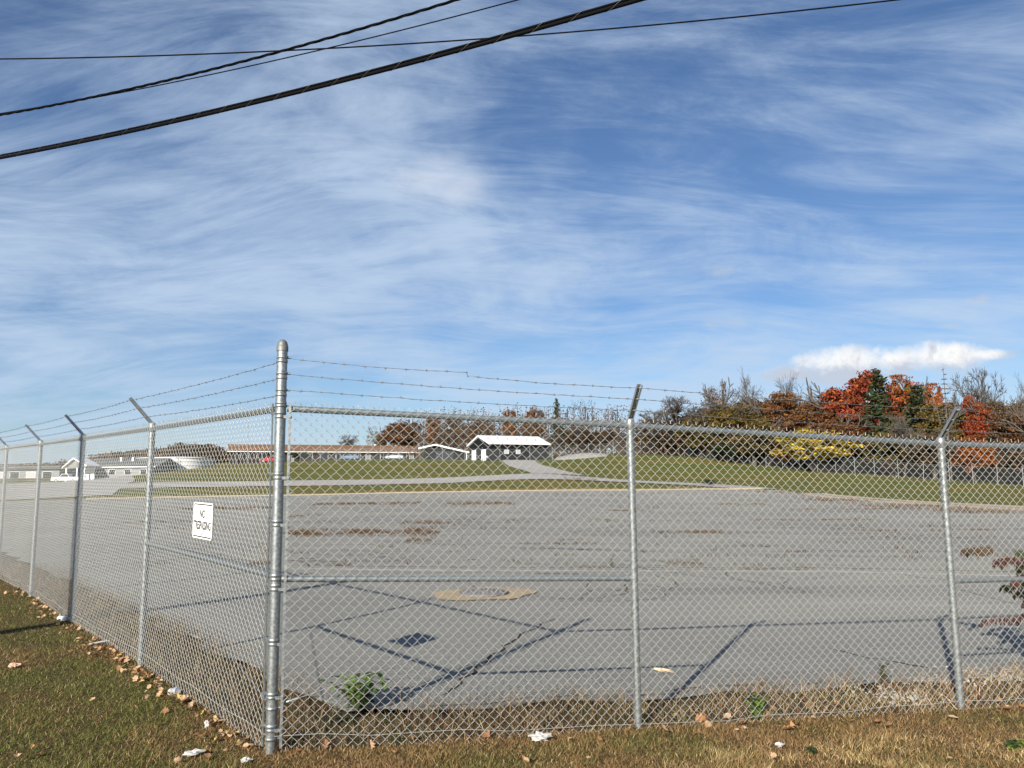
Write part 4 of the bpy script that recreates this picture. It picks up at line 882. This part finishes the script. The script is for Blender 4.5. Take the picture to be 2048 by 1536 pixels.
for px, w_, nm in ((345, 0, 'rounded dark tree on the rise behind the white building'),): tree('brown', px + 20, 884, 290, 60, nm)
tree('brown', 408, 887, 285, 80, 'wide dome-shaped dark tree behind the white building'); tree('russet', 238, 906, 280, 40, 'small russet tree behind the grey roof')
b_ = tree('olive', 845, 901, 150, 14, 'small clipped olive shrub beside the canopy hall', 'shrub'); b_['category'] = 'shrub'
b_ = tree('green', 602, 903, 155, 46, 'dark rounded bush before the long brown-roofed building', 'shrub'); b_['category'] = 'shrub'

# ------------------------------------------------------------------ near grass, dry growth
def fbm(x, y, s): return (np.sin(x * s + 1.3 * np.sin(y * s * .7)) + np.sin(y * s * 1.3 + 1.7 * np.sin(x * s * .6 + 2)) + .6 * np.sin((x + y) * s * 2.3 + 1) + .5 * np.sin((x - y) * s * 3.1 + 4)) / 3.1
def proj(p):
    c = (p - np.array([0, 0, EYE])) @ R3; return CX + F_PX * c[:, 0] / c[:, 2], CY - F_PX * c[:, 1] / c[:, 2], c[:, 2]
def blades(name, x, y, z, hgt, wid, lean, col, label=None, parent=None, m=None):
    n = len(x); a = rng.uniform(0, 6.283, n); b = rng.uniform(0, 6.283, n); base = np.stack([x, y, z], 1)
    s_ = np.stack([np.cos(a), np.sin(a), 0 * a], 1) * wid[:, None]; l_ = np.stack([np.cos(b), np.sin(b), 0 * b], 1) * (lean * hgt)[:, None]; u_ = np.zeros((n, 3)); u_[:, 2] = hgt
    mid = base + u_ * .6 + l_ * .35; tip = base + u_ + l_
    V = np.stack([base - s_, base + s_, mid + s_ * .7, tip, mid - s_ * .7], 1).reshape(-1, 3); i = np.arange(n) * 5
    Fc = np.concatenate([np.stack([i, i + 1, i + 2, i + 4], 1), np.stack([i + 4, i + 2, i + 3, i + 3], 1)])
    tri = np.concatenate([np.stack([i, i + 1, i + 2], 1), np.stack([i, i + 2, i + 4], 1), np.stack([i + 4, i + 2, i + 3], 1)])
    me = mesh_np(name, V, tri, False, np.repeat(col, 5, 0)); return link(name, me, m or M['blade'], parent)
def side_of():                                       # >0 outside the fence
    pass
def fence_side(x, y):
    dx, dy = x - CORNER[0], y - CORNER[1]; r = dx * NR[0] + dy * NR[1]; l = dx * NL[0] + dy * NL[1]
    return np.maximum(r, l)                            # signed distance outside the lot
def verge():
    n = 1500000; x = rng.uniform(-11, 6.5, n); y = rng.uniform(3.9, 16, n); d = fence_side(x, y); keep = (d > -.02) & (rng.uniform(0, 1, n) < np.minimum(1, (5.2 / np.hypot(x, y)) ** 1.7))
    x, y, d = x[keep], y[keep], d[keep]; z = hz(x, y); u, v, w_ = proj(np.stack([x, y, z], 1)); k = (u > -60) & (u < 2110) & (v < 1620) & (w_ > 0); x, y, z, d, u, v = x[k], y[k], z[k], d[k], u[k], v[k]; n = len(x)
    f1 = fbm(x, y, 1.7) + .7 * fbm(x + 9, y - 4, 4.6); left = np.clip((-1.2 - x) / 1.6, 0, 1); nearf = np.clip(1 - d / .30, 0, 1)
    green = np.clip(.20 + .68 * left + .55 * f1 - .5 * nearf, 0, 1); straw = np.clip((x + .2) / 1.6, 0, 1) * np.clip((d - .42) / .35, 0, 1) * np.clip(.35 + 1.5 * fbm(x * 1.0, y, 5.4), 0, 1)
    r = rng.uniform(0, 1, n); c = np.where((r < green)[:, None], np.array([.145, .155, .042]), np.array([.29, .18, .08])); r2 = rng.uniform(0, 1, n); c = np.where((r2 < straw * .55)[:, None], np.array([.58, .44, .21]), c)
    r3 = rng.uniform(0, 1, n); c = np.where((r3 < .10)[:, None], np.array([.46, .34, .18]), c); c = c * rng.uniform(.45, 1.35, (n, 1))
    hgt = rng.uniform(.018, .045, n) * (1 + .5 * (straw > .3)) * (.75 + .6 * np.clip(fbm(x + 3, y, 6.0) + .2, 0, 1)) ; blades_o = blades('verge_grass', x, y, z - .004, hgt, rng.uniform(.0012, .0024, n), rng.uniform(.3, 1.6, n), c); tag(blades_o, 'short green and brown verge grass outside the fence', 'grass', kind='stuff')
    n = 300000; x = rng.uniform(-11, 7.5, n); y = rng.uniform(5.3, 16, n); d = fence_side(x, y); wv = .62 + .22 * fbm(x, y, 3.0) + .25 * np.clip((x - 1.8) / 2, 0, 1); wv = wv + .18 * np.clip((-2 - x) / 1.2, 0, 1); keep = (d < .04) & (d > -wv - .40 * rng.uniform(0, 1, n) ** 4 - .12 * fbm(x, y, 7.0)); x, y = x[keep], y[keep]; n = len(x)
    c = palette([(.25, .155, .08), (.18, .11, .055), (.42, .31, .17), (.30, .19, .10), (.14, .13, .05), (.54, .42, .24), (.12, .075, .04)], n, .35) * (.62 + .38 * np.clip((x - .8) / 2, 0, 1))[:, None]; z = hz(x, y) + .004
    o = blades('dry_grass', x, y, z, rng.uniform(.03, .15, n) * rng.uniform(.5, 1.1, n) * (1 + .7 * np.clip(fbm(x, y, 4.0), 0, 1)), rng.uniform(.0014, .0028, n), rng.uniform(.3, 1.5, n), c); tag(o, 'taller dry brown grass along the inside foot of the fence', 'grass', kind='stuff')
verge()
def patch(px0, px1, py, dep, n, label, tall=.10, cols=((.11, .066, .042), (.14, .09, .052), (.08, .045, .032), (.22, .15, .085), (.10, .075, .035))):
    n = int(n * 1.6); a, b = G(px0, py), G(px1, py); x = a[0] + (b[0] - a[0]) * rng.uniform(0, 1, n); y = a[1] + (b[1] - a[1]) * .5 + rng.normal(0, dep * 1.5, n); k = .35 + .9 * fbm(x * 2.4, y * 1.2, 1.4); keep = rng.uniform(0, 1, n) < k; x, y = x[keep], y[keep]; n = len(x); s_ = max(1, a[1] / 13)
    return blades('dry_weeds', x, y, hz(x, y) + .012, rng.uniform(.25, 1, n) * tall, rng.uniform(.002, .005, n) * s_, rng.uniform(.3, 1.6, n), palette(cols, n, .3))
PATCH = [(575, 880, 1066, .55, 5200, .13), (640, 835, 1008, .9, 2200, .16), (895, 1030, 1008, 1.0, 1800, .16), (800, 905, 1046, .45, 1000, .10), (815, 865, 1082, .3, 500, .10), (380, 540, 1018, .9, 1700, .18), (1310, 1500, 1066, .25, 1100, .09), (1330, 1425, 1128, .09, 500, .05), (1120, 1240, 1136, .08, 420, .05), (1270, 1400, 1137, .08, 420, .05), (1480, 1660, 1138, .08, 420, .05),
         (1430, 1530, 1009, .5, 500, .12), (1560, 1800, 1019, .5, 900, .10), (1620, 1760, 1002, 1.2, 1500, .22), (1740, 1900, 1014, 1.2, 1500, .22), (1880, 2048, 1024, 1.2, 1500, .2), (1220, 1300, 1022, .4, 400, .10), (1000, 1240, 1041, .2, 600, .07), (1500, 1760, 1041, .25, 700, .08), (1700, 1990, 1062, .2, 700, .07), (1040, 1200, 1088, .12, 400, .06), (500, 545, 1128, .12, 350, .06), (620, 700, 1131, .1, 260, .05), (590, 640, 1033, .5, 400, .09), (1130, 1190, 960, .7, 500, .3), (1500, 1610, 985, .6, 500, .15), (250, 400, 1045, .4, 700, .1)]
for k, (a, b, py, dp, n, tl) in enumerate(PATCH): tag(patch(a, b, py, dp, n, '', tl), 'rusty brown dry weeds growing out of cracks in the lot', 'weeds', 'weed patches on the lot', 'stuff')
xs_, ys_ = [], []
for _ in range(190):
    q = G(rng.uniform(300, 2046), 988 + 150 * rng.uniform(0, 1) ** 1.5); m_ = rng.integers(5, 26); L_ = rng.uniform(.15, 1.2) * q[1] / 30; xs_.append(q[0] + rng.normal(0, L_, m_)); ys_.append(q[1] + rng.normal(0, .022 * q[1] / 15, m_))
x, y = np.concatenate(xs_), np.concatenate(ys_); k_ = in_lot(x, y); x, y = x[k_], y[k_]; n = len(x); tag(blades('small_weeds', x, y, hz(x, y) + .012, rng.uniform(.03, .12, n) * np.sqrt(y / 20), rng.uniform(.004, .009, n) * np.sqrt(y / 12), rng.uniform(.3, 1.6, n), palette([(.09, .05, .035), (.12, .075, .04), (.06, .04, .03), (.18, .13, .08)], n, .3)), 'tiny dry brown weed tufts dotted over the whole lot', 'weeds', kind='stuff')
n = 5000; x = rng.uniform(-44, 24, n); y = 80.5 + np.abs(rng.normal(0, .35, n)); tag(blades('kerb_grass', x, y, hz(x, y), rng.uniform(.05, .3, n), rng.uniform(.012, .03, n), rng.uniform(.3, 1.2, n), palette([(.32, .22, .10), (.25, .15, .06), (.16, .12, .04)], n)), 'straw-coloured dry grass edging the far kerb', 'grass', kind='stuff')

# ------------------------------------------------------------------ leafy weeds and the sumac
def leaf_shape(L, w, fold=.25, curl=.2, n=4):
    vs = []; fs = []
    for k in range(n + 1):
        f_ = k / n; ww = w * math.sin(math.pi * min(.98, f_ * .9 + .06)) ** .8; z = -curl * L * f_ * f_
        vs += [(f_ * L, -ww, z + fold * ww), (f_ * L, 0, z), (f_ * L, ww, z + fold * ww)]
    for k in range(n):
        a = k * 3; fs += [(a, a + 3, a + 4, a + 1), (a + 1, a + 4, a + 5, a + 2)]
    return np.array(vs), fs
def rot(yaw, pitch, roll): return np.array(Matrix.Rotation(yaw, 3, 'Z') @ Matrix.Rotation(pitch, 3, 'Y') @ Matrix.Rotation(roll, 3, 'X'))
def weed(name, loc, hgt, nst, leafL, mats_, label, cat='weed', pin=False, spread=.5, leaflets=9):
    root = empty(name, loc); tag(root, label, cat)
    lm = [link_mesh_leaf(leafL, m_) for m_ in mats_]
    for k in range(nst):
        a = random.uniform(0, 6.28); lean = random.uniform(.1, spread); pts = [np.array([0, 0, -.02])]
        for q in range(1, 5): f_ = q / 4; pts.append(np.array([math.cos(a) * lean * hgt * f_ ** 1.4, math.sin(a) * lean * hgt * f_ ** 1.4, hgt * f_ * random.uniform(.85, 1.0)]))
        MB().tube(pts, [.006, .005, .004, .003, .002], 5).build('stem', M['stem'], root)
        if not pin:
            for q in range(20):
                f_ = random.uniform(.2, 1); i = min(3, int(f_ * 4)); p = pts[i] + (pts[i + 1] - pts[i]) * (f_ * 4 - i); put_leaf(root, random.choice(lm), p, random.uniform(0, 6.28), random.uniform(-.5, .5), random.uniform(-.4, .4), random.uniform(.6, 1.2))
        else:
            for q in range(7):
                i = random.choice((2, 3, 4)); p = pts[i] + np.array([0, 0, random.uniform(-.1, .02) * hgt]); ya = random.uniform(0, 6.28); ra = random.uniform(.28, .42); d = np.array([math.cos(ya), math.sin(ya), .25]); me = random.choice(lm)
                rp_ = [p + d * ra * t_ + np.array([0, 0, -.30 * ra * t_ * t_]) for t_ in np.linspace(0, 1, 6)]; MB().tube(rp_, .0022, 4).build('leaf_stalk', M['stem'], root)
                for u_ in range(leaflets):
                    t_ = .2 + .8 * u_ / (leaflets - 1); p2 = p + d * ra * t_ + np.array([0, 0, -.30 * ra * t_ * t_])
                    for sg in (-1, 1): put_leaf(root, me, p2, ya + sg * 1.0, 1.0 + random.uniform(-.25, .25), random.uniform(-.3, .3), random.uniform(.8, 1.1))
    return root
LEAFM = {}
def link_mesh_leaf(L, m_):
    key = (L, m_.name)
    if key not in LEAFM:
        vs, fs = leaf_shape(L, L * (.17 if 'green' not in m_.name else .22)); me = bpy.data.meshes.new('leaf'); me.from_pydata(vs.tolist(), [], fs); me.materials.append(m_); me.polygons.foreach_set('use_smooth', [True] * len(fs)); LEAFM[key] = me
    return LEAFM[key]
def put_leaf(root, me, p, yaw, pitch, roll, sc):
    o = bpy.data.objects.new('leaf', me); COL.objects.link(o); o.parent = root; o.location = tuple(float(c) for c in p); o.rotation_euler = (roll, pitch, yaw); o.scale = (sc, sc, sc)
M['stem'] = mat('weed_stem', (.16, .10, .05), .8); M['lg'] = mat('green_leaf', (.13, .22, .035), .55, 0, .2, 20, .4, trans=.3); M['lg2'] = mat('dark_green_leaf', (.042, .062, .018), .55, 0, .2, 20, .4, trans=.25); M['lr'] = mat('dark_red_leaf', (.075, .024, .02), .55, 0, .25, 20, .4, trans=.3); M['lo'] = mat('bronze_leaf', (.085, .05, .022), .55, 0, .25, 20, .4, trans=.3)
def gpos(px, py): return G(px, py)
weed('leafy_weed', gpos(718, 1418), .26, 11, .09, [M['lg'], M['lg'], M['lg2']], 'bright green leafy weed inside the fence near the corner post', spread=1.1)
weed('leafy_weed', gpos(1512, 1440), .20, 8, .055, [M['lg2'], M['lg']], 'low dark green weed in the dry grass between two line posts')
weed('upright_weed', gpos(1222, 1136), .30, 2, .06, [M['lg2'], M['lo']], 'thin upright weed rooted in the long crack of the lot')
weed('upright_weed', gpos(1768, 1372), .22, 3, .05, [M['lg2'], M['lo']], 'small weed beside the pale rubble at the lot edge')
weed('verge_weed', gpos(2030, 1500), .06, 5, .05, [M['lg'], M['lg2']], 'flat green weed in the verge outside the fence', spread=1.2)
weed('verge_weed', gpos(1625, 1508), .05, 6, .03, [M['lg2']], 'small green tuft in the straw-coloured verge grass', spread=1.2)
sp_ = P(2100, 1330, 7.8); weed('sumac_shrub', (sp_[0], sp_[1], h1(sp_[0], sp_[1])), 1.2, 9, .085, [M['lr'], M['lo'], M['lg2'], M['lr']], 'sumac shrub with drooping red-green compound leaves inside the fence', 'shrub', True, .42)
b_ = tree('green', 1418, 958, 87.5, 30, 'dark green bush on the road edge beyond the lot', 'shrub'); b_['category'] = 'shrub'

# ------------------------------------------------------------------ rubble, litter, leaves
def stones(name, px, py, rx, ry, n, size, m_, label, cat):
    c = G(px, py); mb = MB(); ph = [(0, 0, 1), (.9, 0, .2), (.28, .85, .2), (-.72, .53, .2), (-.72, -.53, .2), (.28, -.85, .2), (.5, .4, -.5), (-.5, .4, -.5), (0, -.7, -.5)]
    fs = [(0, 1, 2), (0, 2, 3), (0, 3, 4), (0, 4, 5), (0, 5, 1), (1, 6, 2), (2, 6, 7), (2, 7, 3), (3, 7, 4), (4, 7, 8), (4, 8, 5), (5, 8, 1), (1, 8, 6)]
    for _ in range(n):
        x_, y_ = c[0] + random.gauss(0, rx), c[1] + random.gauss(0, ry); s_ = size * random.uniform(.4, 1.3); a = random.uniform(0, 6.28); z_ = h1(x_, y_) + s_ * .35
        mb.add([(x_ + s_ * (v[0] * math.cos(a) - v[1] * math.sin(a)) * random.uniform(.8, 1.2), y_ + s_ * (v[0] * math.sin(a) + v[1] * math.cos(a)) * random.uniform(.8, 1.2), z_ + s_ * .75 * v[2]) for v in ph], fs)
    tag(mb.build(name, m_), label, cat, kind='stuff')
M['rub'] = mat('pale_rubble', (.48, .46, .43), .95, 0, .25, 30, .2)
stones('rubble', 1795, 1392, .17, .13, 150, .016, M['rub'], 'pale crushed stone spilled inside the fence', 'rubble'); stones('gravel', 2040, 1352, .40, .13, 520, .016, M['rub'], 'pale gravel strip along the lot edge by the sumac', 'gravel'); stones('gravel', 1880, 1362, .22, .07, 110, .016, M['rub'], 'thin gravel scatter between rubble and gravel strip', 'gravel')
def crumple(seed, r, flat, nlat=7, nlon=11, amp=.4):
    rd = random.Random(seed); vs = []; fs = []
    for i in range(nlat):
        for j in range(nlon):
            t_ = math.pi * (i + .02) / (nlat - .96); p_ = 2 * math.pi * j / nlon; k = r * (1 + rd.uniform(-amp, amp)); vs.append((k * math.sin(t_) * math.cos(p_), k * math.sin(t_) * math.sin(p_) * .8, k * math.cos(t_) * flat + r * flat))
    for i in range(nlat - 1):
        for j in range(nlon): a, b = i * nlon + j, i * nlon + (j + 1) % nlon; fs += [(a, b, b + nlon), (a, b + nlon, a + nlon)]
    return MB().add(vs, fs)
M['paper'] = mat('white_paper', (.44, .43, .41), .8, 0, .06, 20, .2); M['pink'] = mat('pinkish_wrapper', (.60, .38, .28), .7, 0, .15, 30); M['kraft'] = mat('tan_wrapper', (.62, .47, .30), .8, 0, .1, 20); M['alu'] = mat('aluminium', (.68, .68, .69), .35, .7, .1, 30); M['plastic'] = mat('cloudy_plastic', (.62, .66, .68), .2, 0, .1, 20, .6)
def litter(px, py, seed, r, flat, m_, name, label, cat='litter', sc=(1, 1, 1), rz=0):
    o = crumple(seed, r * .85, flat, 9, 13, .55).build(name, m_); o.location = tuple(G(px, py) + np.array([0, 0, .012])); o.scale = sc; o.rotation_euler = (0, 0, rz); tag(o, label, cat)
litter(1080, 1484, 1, .062, .45, M['paper'], 'crumpled_paper', 'white crumpled paper at the fence foot near a line post', sc=(1.25, 1, 1))
litter(388, 1514, 2, .05, .35, M['paper'], 'crumpled_paper', 'white crumpled wrapper lying on the grass outside the corner', sc=(1.3, .8, 1), rz=.5)
litter(492, 1528, 3, .035, .4, M['paper'], 'paper_scrap', 'small white scrap just outside the corner post'); litter(413, 1458, 4, .03, .7, M['paper'], 'paper_scrap', 'upright white scrap in the leaves by the fence', sc=(.6, .6, 1.2))
litter(29, 1336, 5, .05, .35, M['pink'], 'fast_food_wrapper', 'pinkish wrapper lying out on the grass away from the fence'); litter(1326, 1345, 6, .085, .16, M['kraft'], 'paper_wrapper', 'tan flattened wrapper lying on the asphalt inside', sc=(1.2, .42, 1), rz=-.5)
litter(1560, 1497, 8, .03, .5, M['paper'], 'paper_scrap', 'tiny white scrap in the straw verge grass')
q = G(348, 1392); can = empty('drink_can', q + np.array([0, 0, .035]), .8); tag(can, 'dented silver drink can in the leaf drift by the fence', 'can'); can.rotation_euler = (math.radians(75), 0, .9)
n = 16; prof = [(.022, -.061), (.028, -.058), (.033, -.050), (.033, -.02), (.027, .0), (.032, .02), (.033, .045), (.026, .056), (.026, .060)]; MB().lathe((0, 0, 0), prof, n).build('shell', M['alu'], can); MB().lathe((0, 0, 0), [(.024, .057), (.001, .056)], n).build('lid', M['alu'], can); MB().lathe((0, 0, 0), [(.0335, -.045), (.0335, -.022)], n).build('label_band', M['paper'], can)
q = G(128, 1243); bo = empty('plastic_bottle', q + np.array([0, 0, .035])); tag(bo, 'clear plastic bottle lying against the fence foot', 'bottle'); bo.rotation_euler = (math.radians(88), 0, math.radians(62))
MB().lathe((0, 0, 0), [(.001, -.11), (.026, -.11), (.032, -.10), (.032, -.02), (.029, 0), (.032, .02), (.030, .06), (.014, .095), (.013, .11)], 16).build('body', M['plastic'], bo); MB().lathe((0, 0, 0), [(.015, .108), (.015, .124), (.001, .124)], 14).build('cap', M['white'], bo); MB().lathe((0, 0, 0), [(.0325, -.06), (.0325, -.03)], 16).build('label_band', M['paper'], bo)
a, b = G(178, 1293), G(219, 1288); stick = MB().tube([a + np.array([0, 0, .02]), (a + b) / 2 + np.array([0, 0, .03]), b + np.array([0, 0, .035])], [.012, .012, .011], 8).build('white_stick', M['paper']); tag(stick, 'straight white plastic stick lying across the leaf drift', 'stick')

LC = {'tan': (.46, .31, .18), 'orange': (.36, .19, .085), 'brown': (.24, .125, .06), 'yellow': (.50, .37, .12)}
leafmesh = {}
for cn, cc in LC.items():
    m_ = mat(cn + '_dry_leaf', cc, .7, 0, .25, 30, .3, trans=.2); leafmesh[cn] = []
    for v in range(4):
        rd = random.Random(v * 7 + len(cn)); L = .085 * rd.uniform(.8, 1.15); vs = []; fs = []; nn = 7; cu_ = rd.uniform(-6, 9); fo = rd.uniform(.15, .7)
        for k in range(nn):
            f_ = k / (nn - 1); w_ = L * .42 * math.sin(math.pi * (f_ * .94 + .03)) ** .7 * (1 + .35 * math.sin(f_ * 17 + v)); zc_ = cu_ * L * L * (f_ - .5) ** 2 * 1.2
            vs += [(f_ * L - L / 2, -w_, zc_ + fo * w_ + rd.uniform(-.004, .004)), (f_ * L - L / 2, 0, zc_), (f_ * L - L / 2, w_, zc_ + fo * w_ + rd.uniform(-.004, .004))]
        for k in range(nn - 1): a = k * 3; fs += [(a, a + 3, a + 4, a + 1), (a + 1, a + 4, a + 5, a + 2)]
        me = bpy.data.meshes.new('fallen_leaf'); me.from_pydata(vs, [], fs); me.materials.append(m_); leafmesh[cn].append(me)
def fall(x_, y_, where, grp, sc=1.0, cn=None):
    cn = cn or random.choice(('tan', 'tan', 'tan', 'tan', 'orange', 'brown', 'brown', 'brown', 'orange', 'tan', 'tan', 'yellow')); o = bpy.data.objects.new('fallen_leaf', random.choice(leafmesh[cn])); COL.objects.link(o)
    s_ = sc * random.uniform(.55, 1.15); o.location = (x_, y_, h1(x_, y_) + random.uniform(.012, .05)); o.rotation_euler = (random.gauss(0, .55), random.gauss(0, .45), random.uniform(0, 6.28)); o.scale = (s_, s_, s_); tag(o, cn + ' dry fallen leaf ' + where, 'leaf', grp)
for k in range(290):
    s_ = random.uniform(.05, 9.5) if k % 3 else random.uniform(.05, 4.5); d = abs(random.gauss(.05, .13)) + .03; q = CORNER + DL * s_ + NL * d; fall(q[0], q[1], 'beside the corner post' if s_ < 1.0 else 'in the drift below the NO TRESPASSING sign' if s_ < 2.0 else 'in the drift between the sign and the first line post' if s_ < 2.9 else 'in the drift between the first two line posts past the sign' if s_ < 5.6 else 'in the drift beyond the second line post past the sign', 'leaves along the sign fence', .66)
for k in range(55):
    s_ = random.uniform(.1, 6.5); d = random.gauss(.06, .14); q = CORNER + DR * s_ + NR * d; fall(q[0], q[1], 'below the long brace rail' if s_ < 2.6 else 'at the fence foot past the end of the brace rail', 'leaves along the brace fence', .8, random.choice(('tan', 'orange', 'brown', 'brown')))
for k in range(26):
    q = G(random.uniform(10, 2040), random.uniform(1500, 1535)) if k % 2 else G(random.uniform(10, 480), random.uniform(1250, 1530)); 
    if fence_side(q[0], q[1]) > .3: fall(q[0], q[1], 'scattered on the open verge grass', 'leaves scattered on the verge', .6)

# a wooden utility pole on the verge, whose shadow falls across the fence and the lot
pp = CORNER + DL * POSTS['L'][2][0] - np.array([math.sin(az), math.cos(az)]) * 8.6; up_ = empty('utility_pole', (pp[0], pp[1], h1(*pp))); tag(up_, 'weathered wooden pole standing on the grass verge outside the fence', 'pole')
MB().tube([(0, 0, -.4), (0, 0, 3), (0.02, 0, 6.6)], [.135, .12, .105], 14).build('shaft', M['barkd'], up_); MB().lathe((.02, 0, 6.6), [(.107, 0), (.112, .012), (.06, .05), (.001, .055)], 14).build('pole_cap', M['galv'], up_)
